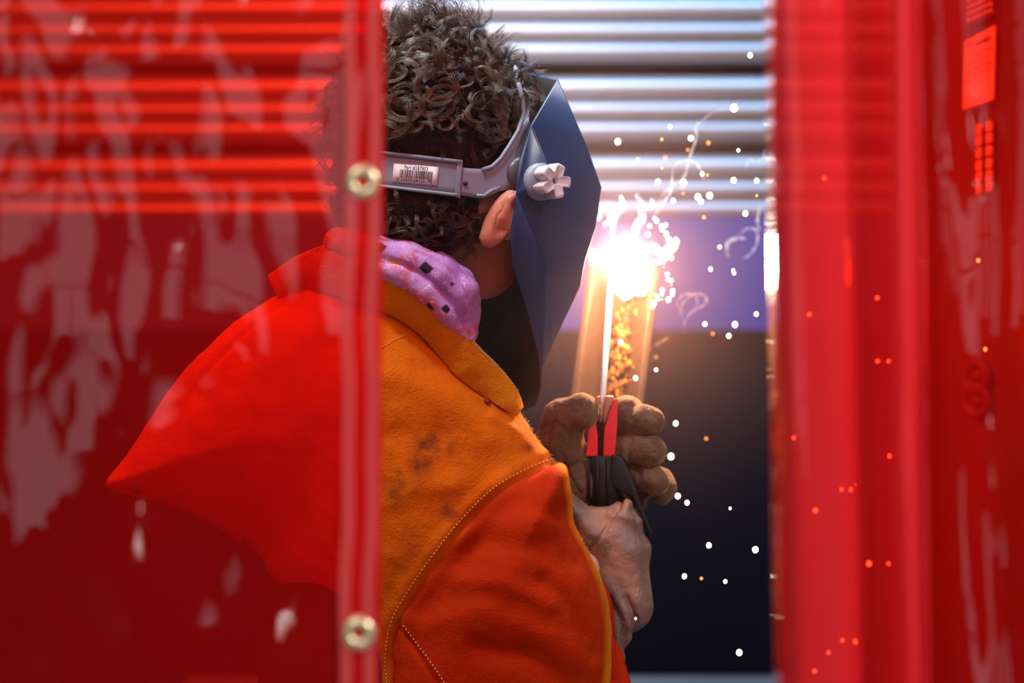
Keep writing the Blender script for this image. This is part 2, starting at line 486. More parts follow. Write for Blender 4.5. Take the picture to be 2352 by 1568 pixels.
def ell(c, r, R=None):
    c = np.asarray(c, float); r = np.asarray(r, float)
    def f(U, V, W):
        a, b, d = U - c[0], V - c[1], W - c[2]
        if R is not None:
            a, b, d = R[0][0] * a + R[0][1] * b + R[0][2] * d, R[1][0] * a + R[1][1] * b + R[1][2] * d, R[2][0] * a + R[2][1] * b + R[2][2] * d
        k = np.sqrt((a / r[0]) ** 2 + (b / r[1]) ** 2 + (d / r[2]) ** 2)
        return (k - 1) * min(r)
    return f


def cap(p, q, r1, r2):
    p = np.asarray(p, float); q = np.asarray(q, float); d = q - p; L = (d ** 2).sum()
    def f(U, V, W):
        t = np.clip(((U - p[0]) * d[0] + (V - p[1]) * d[1] + (W - p[2]) * d[2]) / L, 0, 1)
        return np.sqrt((U - p[0] - t * d[0]) ** 2 + (V - p[1] - t * d[1]) ** 2 + (W - p[2] - t * d[2]) ** 2) - (r1 + (r2 - r1) * t)
    return f


def smin(a, b, k):
    h = np.clip(0.5 + 0.5 * (b - a) / k, 0, 1)
    return b * (1 - h) + a * h - k * h * (1 - h)


def union(fs, k):
    def f(U, V, W):
        r = fs[0](U, V, W)
        for g in fs[1:]: r = smin(r, g(U, V, W), k)
        return r
    return f


def chain(pts, k=12):
    return union([cap(Mp(*a[:3]), Mp(*b[:3]), a[3], b[3]) for a, b in zip(pts, pts[1:])], k)


def seg_dist(U, V, pts, closed=False):
    d = None
    n = len(pts)
    for i in range(n if closed else n - 1):
        a = pts[i]; b = pts[(i + 1) % n]
        e0, e1 = b[0] - a[0], b[1] - a[1]; L = e0 * e0 + e1 * e1 + 1e-9
        t = np.clip(((U - a[0]) * e0 + (V - a[1]) * e1) / L, 0, 1)
        q = (U - a[0] - t * e0) ** 2 + (V - a[1] - t * e1) ** 2
        d = q if d is None else np.minimum(d, q)
    return np.sqrt(d)


def psd(U, V, poly):
    """distance to an outline, positive inside"""
    d = seg_dist(U, V, poly, True); ins = np.zeros(np.broadcast(U, V).shape, bool)
    n = len(poly)
    for i in range(n):
        a = poly[i]; b = poly[(i + 1) % n]
        if a[1] == b[1]: continue
        c = ((a[1] > V) != (b[1] > V)) & (U < (b[0] - a[0]) * (V - a[1]) / (b[1] - a[1]) + a[0])
        ins ^= c
    return np.where(ins, d, -d)


def catmull(pts, n=6, closed=False):
    pts = [np.array(p, float) for p in pts]; m = len(pts); out = []
    rngi = range(m if closed else m - 1)
    for i in rngi:
        if closed: p0, p1, p2, p3 = pts[i - 1], pts[i], pts[(i + 1) % m], pts[(i + 2) % m]
        else: p0, p1, p2, p3 = pts[max(i - 1, 0)], pts[i], pts[i + 1], pts[min(i + 2, m - 1)]
        for j in range(n):
            t = j / n
            out.append(0.5 * ((2 * p1) + (-p0 + p2) * t + (2 * p0 - 5 * p1 + 4 * p2 - p3) * t * t + (-p0 + 3 * p1 - 3 * p2 + p3) * t ** 3))
    if not closed: out.append(pts[-1])
    return out


def puff(poly, R, T, wc, clo=3):
    """a stuffed shape with this outline: R = rounding reach, T = half depth, wc = depth of its middle plane (or a function)"""
    poly = [tuple(p) for p in catmull(poly, clo, True)]
    def f(U, V, W):
        d = psd(U, V, poly)
        c = wc(U, V) if callable(wc) else wc
        q = np.clip(d / R, -3, 1)
        return (np.sqrt(((W - c) / T) ** 2 + (1 - q) ** 2 + 1e-9) - 1) * min(R, T)
    return f


_nz = [(rng.normal(size=3), rng.uniform(0, 6.28), ) for _ in range(40)]


def noise3(p, scale, seed=0, oct=3):
    r = np.zeros(len(p)); amp = 1; tot = 0
    g = np.random.default_rng(seed)
    for o in range(oct):
        for _ in range(5):
            k = g.normal(size=3); k /= np.linalg.norm(k); ph = g.uniform(0, 6.28)
            q = p @ (k * 6.28 / scale) + ph
            k2 = g.normal(size=3); k2 /= np.linalg.norm(k2)
            r += amp * np.sin(q + 1.6 * np.sin(p @ (k2 * 6.28 / (scale * 1.7)) + ph * 2)) / 5
        tot += amp; amp *= 0.5; scale *= 0.5
    return r * 1.6 / tot


def strip(top, bot, ny, mat, name, parent=None, thick=3, n=8, bulge=0.0, **kw):
    """sheet between two edge curves given as (px,py,w)"""
    a = catmull(top, n); b = catmull(bot, n)
    m = min(len(a), len(b)); V = []; F = []
    for i in range(m):
        for j in range(ny + 1):
            t = j / ny
            p = a[i] * (1 - t) + b[i] * t
            V.append(toW(Mp(p[0], p[1], p[2] + bulge * math.sin(math.pi * t))))
    for i in range(m - 1):
        for j in range(ny):
            q = i * (ny + 1) + j
            F.append((q, q + 1, q + ny + 2, q + ny + 1))
    return mesh(name, V, F, mat, parent, solid=thick * S, **kw)


# ------------------------------------------------------------------ the workshop and the booth
def slab(name, c, size, mat): return struct(MB().box(c, size).build(name, mat, smooth=False))


slab('floor', (0, 0, -0.05), (12, 13, 0.1), M_concrete)
slab('ceiling', (0, 0, 4.25), (12, 13, 0.1), M_ceil)
slab('wall_back', (0, -5.05, 2.1), (12, 0.1, 4.2), M_wallpaint)
slab('wall_left', (-6.05, 0, 2.1), (0.1, 13, 4.2), M_wallpaint)
slab('wall_right', (6.05, 0, 2.1), (0.1, 13, 4.2), M_wallpaint)
slab('wall_far', (0, 6.55, 2.1), (12, 0.1, 4.2), M_wallpaint)
# unseen framed glow panels added behind the camera for the glossy curtain to mirror
for i, (x, w, z, h) in enumerate([(-3.6, 1.3, 2.0, 2.2), (-1.5, 1.1, 2.2, 1.9), (0.9, 1.1, 2.2, 1.9), (3.3, 1.6, 1.9, 2.4)]):
    fr = MB()
    for sx in (-1, 1): fr.box((x + sx * w / 2, -4.97, z), (0.07, 0.08, h + 0.07))
    for sz in (-1, 0, 1): fr.box((x, -4.97, z + sz * h / 2), (w + 0.07, 0.08, 0.07))
    o = struct(fr.build('added_glow_panel_%d' % (i + 1), M_rail, smooth=False))
    MB().box((x, -4.985, z), (w, 0.012, h)).build('pane', M_glow_pane, o, smooth=False)

# ribbed steel booth wall
YW = 3.3
prof = []
def zpx(py, d=YW): return ZC - (py - 784) * K * d
per = 182.0; z_lo = zpx(498)
def ribs():
    pts = []
    base = 505.0
    k = 0
    while base - k * per > -1500:
        y0 = base - k * per                         # bottom of a panel, going up
        segs = [(0, 46), (46, 92), (92, 146)]
        pts.append((y0, 0.07))
        for (a, b) in segs:
            for j in range(0, 13):
                t = j / 12
                pts.append((y0 - a - (b - a) * t, -0.012 * math.sin(math.pi * t) ** 0.8 + 0.004))
        pts.append((y0 - 147, 0.07)); pts.append((y0 - 181, 0.07))
        k += 1
    return pts
rp = ribs(); V = []; F = []
xs = np.linspace(-1.6, 1.4, 9)
for (py, dy) in rp:
    for x in xs: V.append((x, YW + dy, zpx(py)))
nxs = len(xs)
for i in range(len(rp) - 1):
    for j in range(nxs - 1):
        F.append((i * nxs + j, i * nxs + j + 1, (i + 1) * nxs + j + 1, (i + 1) * nxs + j))
ow = struct(mesh('wall_ribbed', V, F, M_ribbed, solid=0.002))
slab('trim_1', (-0.1, YW + 0.035, (zpx(500) + zpx(757)) / 2), (3.0, 0.09, zpx(500) - zpx(757)), M_bluepanel)
slab('wall_booth_lower', (-0.1, YW + 0.03, zpx(757) / 2), (3.0, 0.04, zpx(757)), M_darkwall)
slab('wall_booth_left', (-1.62, 2.9, 1.3), (0.04, 1.1, 2.6), M_darkwall)
slab('wall_booth_right', (1.42, 2.9, 1.3), (0.04, 1.1, 2.6), M_darkwall)

# bench
bench = thing('welding_bench', (-0.02, 2.85, 0), 'low steel welding bench below the gloved hand, only its bright far edge showing', 'workbench')
ZT = 0.915
MB().box((-0.02, 2.84, ZT - 0.02), (0.8, 0.62, 0.04)).build('bench_top', M_table, bench, smooth=False, bevel=0.004)
for sx in (-0.38, 0.34):
    for sy in (2.58, 3.1):
        MB().box((sx, sy, (ZT - 0.04) / 2), (0.05, 0.05, ZT - 0.04)).build('leg', M_table, bench, smooth=False)

# cable hanging above the hair
cb = MB().tube([P(984, y, 2.9) + Vector((0, 0, 0)) for y in (-700, -300, -100, 10, 40)], 0.003, 8).build('hanging_cable', M_blackplastic)
tag(cb, 'thin black cable hanging down behind the top of the curly hair', 'cable')


# ------------------------------------------------------------------ curtains
YC = 1.66
def cx(px, d=YC): return (px - 1176) * K * d
def cz(py, d=YC): return ZC - (py - 784) * K * d


def wr(x, z, seed, amp):
    g = np.random.default_rng(seed); r = 0
    for _ in range(10):
        a = g.uniform(0, 6.28); L = g.uniform(0.09, 0.3)
        r = r + np.sin((x * math.cos(a) * 1.2 + z * math.sin(a) * 0.7) * 6.28 / L + g.uniform(0, 6.28) + 1.5 * np.sin(z * g.uniform(4, 14) + x * g.uniform(3, 20))) * amp * (L / 0.2)
    return r


def edge_l(z):
    """right edge of the left curtain"""
    py = 784 - (z - ZC) / (K * YC)
    return 884 - 14 * np.clip(py / 1568, -0.3, 1.3)


def edge_r(z):
    py = 784 - (z - ZC) / (K * YC)
    return 1764 + 28 * np.clip(py / 1568, -0.3, 1.3)


ZB, ZTOP = 0.25, 2.25
cl = thing('welding_curtain', (-0.5, YC, ZB), 'translucent red vinyl welding curtain on the left with a grommeted hem, welder seen through it', 'curtain')
nx, nz = 170, 260
zz = np.linspace(ZB, ZTOP, nz); V = []; F = []
for z in zz:
    xr = cx(edge_l(z)); xl = -0.62
    for t in np.linspace(0, 1, nx):
        x = xl + (xr - xl) * t
        y = YC + wr(x, z, 3, 0.0009) * (0.35 + 0.65 * min(1, (1 - t) * 9)) + 0.006 * math.sin(x * 9)
        V.append((x, y, z))
for i in range(nz - 1):
    for j in range(nx - 1):
        F.append((i * nx + j, i * nx + j + 1, (i + 1) * nx + j + 1, (i + 1) * nx + j))
mesh('vinyl_sheet', V, F, M_vinyl, cl)


def vstrip(name, off0, off1, yoff, mat, parent, amp=1.0):
    V = []; F = []; n = 7; zs = np.linspace(ZB, ZTOP, 160)
    for z in zs:
        e = edge_l(z)
        wob = amp * (3 * math.sin(z * 31) + 2 * math.sin(z * 67 + 1))
        for j in range(n):
            t = j / (n - 1); px = e + off0 + (off1 - off0) * t + wob
            x = cx(px); V.append((x, YC + yoff + 0.006 * math.sin(x * 9) + wr(x, z, 3, 0.0009) * 0.4, z))
    for i in range(len(zs) - 1):
        for j in range(n - 1): F.append((i * n + j, i * n + j + 1, (i + 1) * n + j + 1, (i + 1) * n + j))
    return mesh(name, V, F, mat, parent)


hem = vstrip('hem', -84, 2, -0.0025, M_hem, cl, 0)
vstrip('welded_seam', -86, -62, -0.0042, M_seam, hem)
vstrip('welded_seam', -32, -9, -0.0042, M_seam, hem)
for py in (418, 1450, 2482, -614):
    z = cz(py); px = edge_l(z) - 46
    c = Vector((cx(px), YC - 0.006, z))
    gm = MB(); gm.lathe(c, (0, -1, 0), [(0.0040, -0.003), (0.0040, 0.001), (0.0050, 0.0030), (0.0075, 0.0040), (0.0100, 0.0032), (0.0119, 0.0010), (0.0123, -0.0015), (0.0105, -0.002)], 40)
    gm.build('grommet', M_brass, cl, label='round brass grommet in the hem')
MB().tube([(-1.2, YC, ZTOP + 0.02), (1.2, YC, ZTOP + 0.02)], 0.016, 16).build('curtain_rail', M_rail)
tag(bpy.data.objects['curtain_rail'], 'steel rail above the frame carrying both red curtains', 'rail')

crn = thing('welding_curtain', (0.45, YC, ZB), 'translucent red vinyl welding curtain on the right, bunched into vertical folds at its edge', 'curtain')
# plan of the folds: (px, distance)
plan = [(14, 1.735), (12, 1.70), (12, 1.68), (16, 1.668), (26, 1.655), (70, 1.650), (120, 1.655), (165, 1.664), (192, 1.680), (205, 1.700), (196, 1.712), (215, 1.722), (244, 1.712), (262, 1.690), (276, 1.668),
        (300, 1.656), (330, 1.660), (352, 1.680), (366, 1.700), (380, 1.722), (390, 1.735), (430, 1.732), (520, 1.728), (640, 1.72), (800, 1.73), (980, 1.72)]
pl = catmull([(a, b) for a, b in plan], 7)
zs = np.linspace(ZB, ZTOP, 220); V = []; F = []
for z in zs:
    e = edge_r(z)
    for (a, d) in pl:
        amp = 0.0012 if a > 385 else 0.0004
        px = e + a + (2.5 * math.sin(z * 9 + a * 0.02) if a > 10 else 0)
        x = cx(px, YC)
        V.append((x, d + wr(x, z, 11, amp) + 0.004 * math.sin(z * 3 + a * 0.03), z))
n = len(pl)
for i in range(len(zs) - 1):
    for j in range(n - 1): F.append((i * n + j, i * n + j + 1, (i + 1) * n + j + 1, (i + 1) * n + j))
o = mesh('vinyl_sheet', V, F, M_vinylfold, crn, mat2=M_vinyl)
split = next(i for i, p in enumerate(pl) if p[0] > 388)
o.data.polygons.foreach_set('material_index', [1 if (k % (n - 1)) >= split else 0 for k in range(len(F))])

# ------------------------------------------------------------------ switch cabinet seen through the right curtain
cab = thing('control_cabinet', (1.02, 2.75, 0), 'cabinet with a pale notice, tags and dials behind the right curtain', 'cabinet')
Rz = Matrix.Rotation(math.radians(-52), 3, 'Z')
cc = P(2262, 500, 2.6); nrm = Rz @ Vector((0, -1, 0)); tx = Rz @ Vector((1, 0, 0))
def cabp(px, py):
    """point on the cabinet's front face under that pixel"""
    d = P(px, py, 1.0) - Vector((0, 0, ZC)); o0 = Vector((0, 0, ZC))
    t = (cc - o0).dot(nrm) / d.dot(nrm)
    return o0 + d * t
MB().box(cc - nrm * 0.1 + tx * 0.02 - Vector((0, 0, 0.05)), (0.32, 0.196, 1.3), Rz).build('cabinet_body', M_cabinet, cab, smooth=False, bevel=0.004)


def quad_on(name, pts, mat, parent, off=0.002, th=0.002):
    v = [cabp(*p) + nrm * off for p in pts]; v2 = [p + nrm * th for p in v]
    return MB().add(v + v2, [(3, 2, 1, 0), (4, 5, 6, 7), (0, 1, 5, 4), (1, 2, 6, 5), (2, 3, 7, 6), (3, 0, 4, 7)]).build(name, mat, parent, smooth=False)


ntc = quad_on('notice', [(2221, 96), (2291, 58), (2287, 228), (2217, 252)], M_notice, cab)
def text_rows(x0, x1, y0, dy, rows, slope, parent, hgt=4):
    for r in range(rows):
        x = x0; y = y0 + r * dy
        mb = MB()
        while x < x1 - 3:
            w = random.uniform(4, 12)
            xe = min(x + w, x1)
            pts = [(x, y - (x - x0) * slope), (xe, y - (xe - x0) * slope), (xe, y + hgt - (xe - x0) * slope), (x, y + hgt - (x - x0) * slope)]
            v = [cabp(*p) + nrm * 0.0045 for p in pts]; mb.add(v, [(0, 1, 2, 3)])
            x = xe + 2.5
        mb.build('print_line', M_ink, parent, smooth=False)
text_rows(2248, 2286, 98, 0, 1, 0.5, ntc, 10)
text_rows(2226, 2243, 106, 0, 1, 0.5, ntc, 5)
text_rows(2244, 2284, 126, 15, 4, 0.45, ntc, 4)
text_rows(2226, 2238, 150, 18, 3, 0.45, ntc, 5)
up = quad_on('upper_notice', [(2224, -60), (2292, -98), (2291, 32), (2222, 66)], M_cabinet, cab)
for r in range(7):
    mb = MB(); x = 2228
    while x < 2286:
        w = random.uniform(4, 9); y = -45 + r * 15 - (x - 2228) * 0.45
        mb.add([cabp(*p) + nrm * 0.0045 for p in [(x, y), (x + w, y - w * 0.45), (x + w, y + 6 - w * 0.45), (x, y + 6)]], [(0, 1, 2, 3)]); x += w + 3
    mb.build('print_line', M_notice, up, smooth=False)
for (xa, ys) in ((2252, [287, 314, 343, 371, 397, 424]), (2275, [281, 308, 337, 366, 393, 419])):
    for y in ys:
        quad_on('tag', [(xa, y), (xa + 11, y - 3), (xa + 10, y + 18), (xa - 1, y + 21)], M_notice, cab, 0.003, 0.004)
for y in (865, 920):
    c = cabp(2248, y); mb = MB(); mb.lathe(c, nrm, [(0.019, 0), (0.019, 0.008), (0.013, 0.009), (0.012, 0.002), (0.006, 0.002), (0.005, 0.008), (0.0, 0.008)], 28)
    mb.build('dial', M_cabinet, cab)

# ------------------------------------------------------------------ person
PSI = math.radians(32); SN, CS = math.sin(PSI), math.cos(PSI)
HC = np.array([1010.0, 0, 0])                    # middle plane of the head passes here
def Hd(fw, lat, v): return np.array([HC[0] + fw * CS + lat * SN, v, -fw * SN + lat * CS])   # forward, towards-camera side, height (down)
person = thing('person', (toW(np.array([900, 784, 0]))[0], D0, 0.0), 'person with curly brown hair in a golden leather welding jacket, hunched over the arc', 'person')

Rh = [[CS, 0, -SN], [0, 1, 0], [SN, 0, CS]]
def head_f(U, V, W):
    skull = ell(Hd(-10, 0, 350), (205, 195, 150), Rh)(U, V, W)
    jaw = cap(Hd(60, 60, 470), Hd(110, 20, 610), 105, 72)(U, V, W)
    jaw2 = cap(Hd(60, -60, 470), Hd(110, -20, 610), 105, 72)(U, V, W)
    face = ell(Hd(120, 0, 440), (105, 190, 130), Rh)(U, V, W)
    r = smin(smin(skull, face, 40), smin(jaw, jaw2, 30), 40)
    nose = cap(Hd(205, 0, 430), Hd(255, 0, 500), 14, 26)(U, V, W)
    brow = cap(Hd(200, 70, 390), Hd(200, -70, 390), 22, 22)(U, V, W)
    lips = cap(Hd(195, 30, 560), Hd(195, -30, 560), 16, 16)(U, V, W)
    r = smin(smin(smin(r, nose, 20), brow, 25), lips, 12)
    neck = cap(np.array([995, 520, 0]), np.array([930, 800, 0]), 116, 112)(U, V, W)
    r = smin(r, neck, 50)
    sh = cap(np.array([720, 900, 10]), np.array([1010, 1010, 10]), 105, 100)(U, V, W)
    chest = cap(np.array([880, 950, -20]), np.array([800, 1500, -40]), 170, 170)(U, V, W)
    pelvis = cap(np.array([800, 1500, -40]), np.array([790, 1900, -40]), 170, 190)(U, V, W)
    uarm = cap(np.array([1060, 1060, 40]), np.array([1180, 1420, 90]), 90, 70)(U, V, W)
    farm = cap(np.array([1200, 1440, 70]), np.array([1400, 1260, -90]), 62, 42)(U, V, W)
    b = smin(smin(smin(sh, chest, 80), pelvis, 60), smin(uarm, farm, 30), 50)
    r = smin(r, b, 60)
    # near ear
    a = math.radians(28); ca, sa = math.cos(a), math.sin(a)
    Re = [[ca, sa, 0.0], [-sa, ca, 0.0], [0, 0, 1]]
    ear = ell(Mp(1150, 503, 176), (34, 72, 22), Re)(U, V, W)
    cut = ell(Mp(1166, 505, 200), (24, 50, 22), Re)(U, V, W)
    ear = np.maximum(ear, -cut)
    ear = smin(ear, cap(Mp(1172, 450, 172), Mp(1118, 545, 178), 13, 16)(U, V, W), 8)
    return smin(r, ear, 8)
build_sdf('body', head_f, (480, 100, -420), (1480, 2130, 260), 7, M_skin, person)
build_sdf('ear', lambda U, V, W: smin(union([cap(Mp(1200, 438, 172), Mp(1172, 458, 182), 8, 10), cap(Mp(1172, 458, 182), Mp(1148, 500, 186), 10, 9),
          cap(Mp(1148, 500, 186), Mp(1128, 540, 180), 9, 10), cap(Mp(1128, 540, 180), Mp(1134, 550, 170), 10, 8)], 8)(U, V, W),
          ell(Mp(1168, 500, 160), (34, 50, 28))(U, V, W), 14), (1060, 400, 90), (1240, 600, 240), 2.5, M_skin, person)

# trousers and boots, below the frame
def legs_f(U, V, W):
    a = chain([(790, 1850, -40, 200), (740, 2600, -30, 120), (700, 3700, -30, 80)], 60)(U, V, W)
    b = chain([(790, 1850, -40, 200), (930, 2600, -140, 120), (960, 3700, -60, 80)], 60)(U, V, W)
    return smin(a, b, 40)
build_sdf('trousers', legs_f, (450, 1650, -420), (1300, 3950, 300), 20, M_trousers, person)
for (bx, bw) in ((700, -30), (960, -60)):
    build_sdf('boot', union([cap(np.array([bx, 3880, bw]), np.array([bx, 3985, bw]), 85, 70), cap(np.array([bx, 3990, bw]), np.array([bx + 190, 4000, bw - 60]), 62, 52)], 40),
              (bx - 200, 3700, bw - 300), (bx + 400, 4060, bw + 200), 15, M_boot, person)
def shirt_f(U, V, W):
    return union([cap(np.array([870, 1000, -30]), np.array([790, 1500, -45]), 200, 195), cap(np.array([790, 1500, -45]), np.array([790, 1950, -45]), 195, 210)], 40)(U, V, W)
build_sdf('shirt', shirt_f, (500, 900, -300), (1150, 2200, 260), 12, M_shirt, person)

# jacket -------------------------------------------------------------
J = [(655, 672), (600, 702), (540, 742), (480, 795), (440, 838), (390, 900), (340, 972), (290, 1050), (243, 1116), (320, 1137), (400, 1160), (470, 1190),
     (540, 1230), (600, 1270), (628, 1318), (680, 1360), (740, 1415), (800, 1480), (860, 1560), (900, 1700), (1000, 1780), (1250, 1760), (1370, 1650), (1392, 1560), (1398, 1470), (1392, 1390),
     (1374, 1325), (1345, 1258), (1316, 1205), (1311, 1150), (1300, 1098), (1274, 1064), (1240, 1018), (1198, 955), (1150, 890), (1100, 820), (1040, 760), (980, 700), (900, 645), (800, 625), (720, 640)]
SLV = [(1276, 1064), (1200, 1095), (1120, 1150), (1040, 1240), (970, 1330), (915, 1420), (895, 1500), (900, 1640), (1000, 1780), (1250, 1760), (1370, 1650), (1392, 1560), (1398, 1470), (1392, 1390),
       (1374, 1325), (1345, 1258), (1316, 1205), (1311, 1150), (1300, 1098)]
seam1 = [tuple(p) for p in catmull([(1285, 1062), (1220, 1088), (1140, 1135), (1060, 1215), (990, 1305), (930, 1395), (905, 1450), (895, 1520), (900, 1600)], 5)]
seam2 = [tuple(p) for p in catmull([(912, 1440), (950, 1490), (1000, 1560), (1040, 1640)], 4)]
yoke = [tuple(p) for p in catmull([(700, 650), (760, 690), (820, 715), (890, 722), (950, 760), (1000, 800), (1050, 850), (1110, 905)], 4)]
backseam = [tuple(p) for p in catmull([(690, 665), (600, 730), (520, 800), (440, 900), (390, 1000), (340, 1110)], 4)]


def pj(pts, w): return [(1176 + (p[0] - 1176) * (1 - w * S / D0), 784 + (p[1] - 784) * (1 - w * S / D0)) for p in pts]


body_j = puff(J, 330, 185, 30, 3)
slv_j = puff(SLV, 170, 150, 95, 3)
def jacket_f(U, V, W): return smin(body_j(U, V, W), slv_j(U, V, W), 26)
seam1p, seam2p, yokep, backp = pj(seam1, 200), pj(seam2, 220), pj(yoke, 190), pj(backseam, 120)
folds = [([(1090, 1190), (1180, 1150), (1290, 1180)], 26, -9), ([(960, 1430), (1100, 1400), (1230, 1440), (1330, 1500)], 34, 10), ([(1250, 1330), (1320, 1400), (1360, 1500)], 20, -10),
         ([(1010, 1290), (1120, 1240), (1250, 1250), (1320, 1290)], 30, -10), ([(1060, 1330), (1150, 1330), (1260, 1380)], 24, 9), ([(1280, 1100), (1250, 1180), (1280, 1260)], 22, 8),
         ([(1100, 1480), (1220, 1500), (1300, 1560)], 24, -9), ([(900, 860), (990, 900), (1100, 980), (1180, 1040)], 34, 8), ([(900, 1000), (1010, 1010), (1120, 1060)], 40, -6),
         ([(900, 1150), (960, 1120), (1050, 1110)], 26, 6), ([(1130, 960), (1190, 1000), (1240, 1050)], 14, 8),
         ([(560, 800), (500, 920), (480, 1100)], 40, -8), ([(660, 780), (640, 950), (600, 1150)], 45, 8), ([(760, 800), (740, 1000), (700, 1250)], 40, -8), ([(440, 950), (390, 1080)], 26, 6)]
folds = [(pj(a, 180), b, c) for a, b, c in folds]


def jdisp(p):
    u, v, w = p[:, 0], p[:, 1], p[:, 2]
    front = np.clip(w / 60, 0, 1)
    d = noise3(p, 230, 5, 3) * 4.5 + noise3(p, 60, 9, 2) * 1.2
    for (pl_, sg, a) in folds:
        q = seg_dist(u, v, pl_); d = d + a * np.exp(-(q / sg) ** 2) * front
    q = seg_dist(u, v, seam1p); side = q
    d = d - 9 * np.exp(-(q / 7) ** 2) * front + 5 * np.exp(-((q - 22) / 16) ** 2) * front
    q = seg_dist(u, v, seam2p); d = d - 6 * np.exp(-(q / 6) ** 2) * front
    q = seg_dist(u, v, yokep); d = d - 7 * np.exp(-(q / 7) ** 2) * front
    q = seg_dist(u, v, backp); d = d - 5 * np.exp(-(q / 6) ** 2) * front
    return d


def stain(p):
    s = 0
    for (x, y, r, a) in [(985, 1020, 34, 1.0), (960, 1060, 36, 1.0), (925, 1095, 34, .9), (905, 1130, 26, .7), (1035, 1175, 26, .8), (1030, 1030, 22, .5), (1360, 1400, 36, .9), (1330, 1420, 26, .6),
                         (1215, 1030, 12, .6), (1250, 1150, 40, .35), (1200, 1350, 60, .3), (1080, 1500, 60, .3), (1150, 1240, 70, .25), (950, 1250, 50, .3), (313, 1125, 1, 0)]:
        x, y = pj([(x, y)], 190)[0]
        s = np.maximum(s, a * np.exp(-(((p[:, 0] - x) ** 2 + (p[:, 1] - y) ** 2) / r ** 2)))
    return s * (p[:, 2] > 40)


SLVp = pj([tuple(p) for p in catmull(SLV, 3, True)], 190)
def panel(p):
    # painted light: sleeve colour reddened for the light coming through the curtain
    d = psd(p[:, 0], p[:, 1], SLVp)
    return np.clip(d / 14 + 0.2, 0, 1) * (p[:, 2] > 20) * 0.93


jacket = build_sdf('jacket', jacket_f, (180, 540, -220), (1460, 1880, 300), 5.5, M_jacket, person, disp=jdisp, attrf={'stain': stain, 'panel': panel}, smooth=2)  # panel: red curtain light painted on the sleeve

# a ray caster on the jacket to seat details on it
from mathutils.bvhtree import BVHTree
def bvh_of(o):
    return BVHTree.FromPolygons([v.co.copy() for v in o.data.vertices], [tuple(p.vertices) for p in o.data.polygons])
JB = bvh_of(jacket)
def on(B, px, py, off=0.0, default=2.3):
    o0 = Vector((0, 0, ZC)); d = (P(px, py, 1.0) - o0).normalized()
    h, nn, i, dist = B.ray_cast(o0, d)
    if h is None: return None, None
    if nn.dot(d) > 0: nn = -nn
    return h + nn * off, nn


def stitches(B, pts, gap, name, mat, parent, r=0.0005, L=0.55):
    pts = [np.array(p, float) for p in pts]; mb = MB(); acc = 0
    dense = []
    for a, b in zip(pts, pts[1:]):
        m = max(2, int(np.linalg.norm(b - a) / 1.0))
        for i in range(m): dense.append(a + (b - a) * i / m)
    i = 0
    while i + gap < len(dense):
        a, _ = on(B, *dense[i], 0.0003); b, _ = on(B, *dense[min(len(dense) - 1, int(i + gap * L))], 0.0003)
        if a and b and (a - b).length < 0.02: mb.tube([a, (a + b) / 2 + Vector((0, -0.0003, 0)), b], r, 5)
        i += gap
    if mb.v: return mb.build(name, mat, parent)


off = lambda pts, dx, dy: [(p[0] + dx, p[1] + dy) for p in pts]
stitches(JB, off(seam1, -10, -12), 9, 'stitching', M_thread, jacket)
stitches(JB, off(seam2, 14, -4), 9, 'stitching', M_thread, jacket)
stitches(JB, [(878, 797), (905, 780), (940, 766)], 7, 'stitching', M_thread, jacket, 0.0006)
for (x, y) in ((313, 1122), (570, 1241)):
    h, nn = on(JB, x, y, 0.0005)
    if h is None: h, nn = on(JB, x + 12, y - 14, 0.0005)
    if h:
        MB().lathe(h, nn, [(0.0, 0.0035), (0.0035, 0.0032), (0.0052, 0.0018), (0.0056, 0.0), (0.0056, -0.002)], 20).build('snap_button', M_greydk, jacket)
# frayed raw edge along the front of the shoulder and sleeve
fe = catmull([(1150, 885, 20), (1198, 950, 15), (1240, 1018, 15), (1276, 1062, 25), (1302, 1098, 40), (1313, 1150, 70), (1317, 1205, 80), (1346, 1258, 85), (1374, 1325, 90), (1390, 1385, 95)], 9)
mb = MB(); mb.tube([Wv(p[0] - 4, p[1] + 2, p[2]) + Vector((0, 0, 0)) for p in fe], [0.0016 + 0.0005 * math.sin(i * 1.7) for i in range(len(fe))], 8)
for p in fe:
    for _ in range(14):
        q = Wv(p[0] - 3 + random.uniform(-3, 3), p[1] + random.uniform(-8, 8), p[2] + random.uniform(-6, 6)); dr = Vector((random.uniform(0.1, 1), random.uniform(-.6, .6), random.uniform(-.6, 1))).normalized()
        mb.tube([q, q + dr * random.uniform(0.001, 0.0028)], [0.00022, 0.0001], 3, False)
mb.build('frayed_edge', M_fuzz, jacket, label='frayed bright leather edge')

# lower sleeve folds, past the elbow
LS = [(1370, 1340), (1395, 1350), (1410, 1400), (1418, 1450), (1432, 1500), (1446, 1560), (1470, 1640), (1440, 1760), (1300, 1760), (1320, 1500)]
def ls_f(U, V, W): return puff(LS, 60, 62, 10, 3)(U, V, W)
lsf = [pj(catmull(a, 4), 60) for a in ([(1375, 1370), (1400, 1440), (1410, 1560)], [(1398, 1400), (1420, 1470), (1432, 1570)], [(1365, 1450), (1385, 1520), (1390, 1600)])]
def ls_d(p):
    d = 0
    for f in lsf: d = d - 11 * np.exp(-(seg_dist(p[:, 0], p[:, 1], f) / 7) ** 2)
    return d + noise3(p, 70, 2, 2) * 2
build_sdf('sleeve_end', ls_f, (1240, 1300, -90), (1500, 1800, 110), 4, M_jacket, jacket, disp=ls_d, attrf={'stain': lambda p: np.full(len(p), 0.55), 'panel': lambda p: np.full(len(p), 1.0)})  # lower sleeve takes the painted red light in full

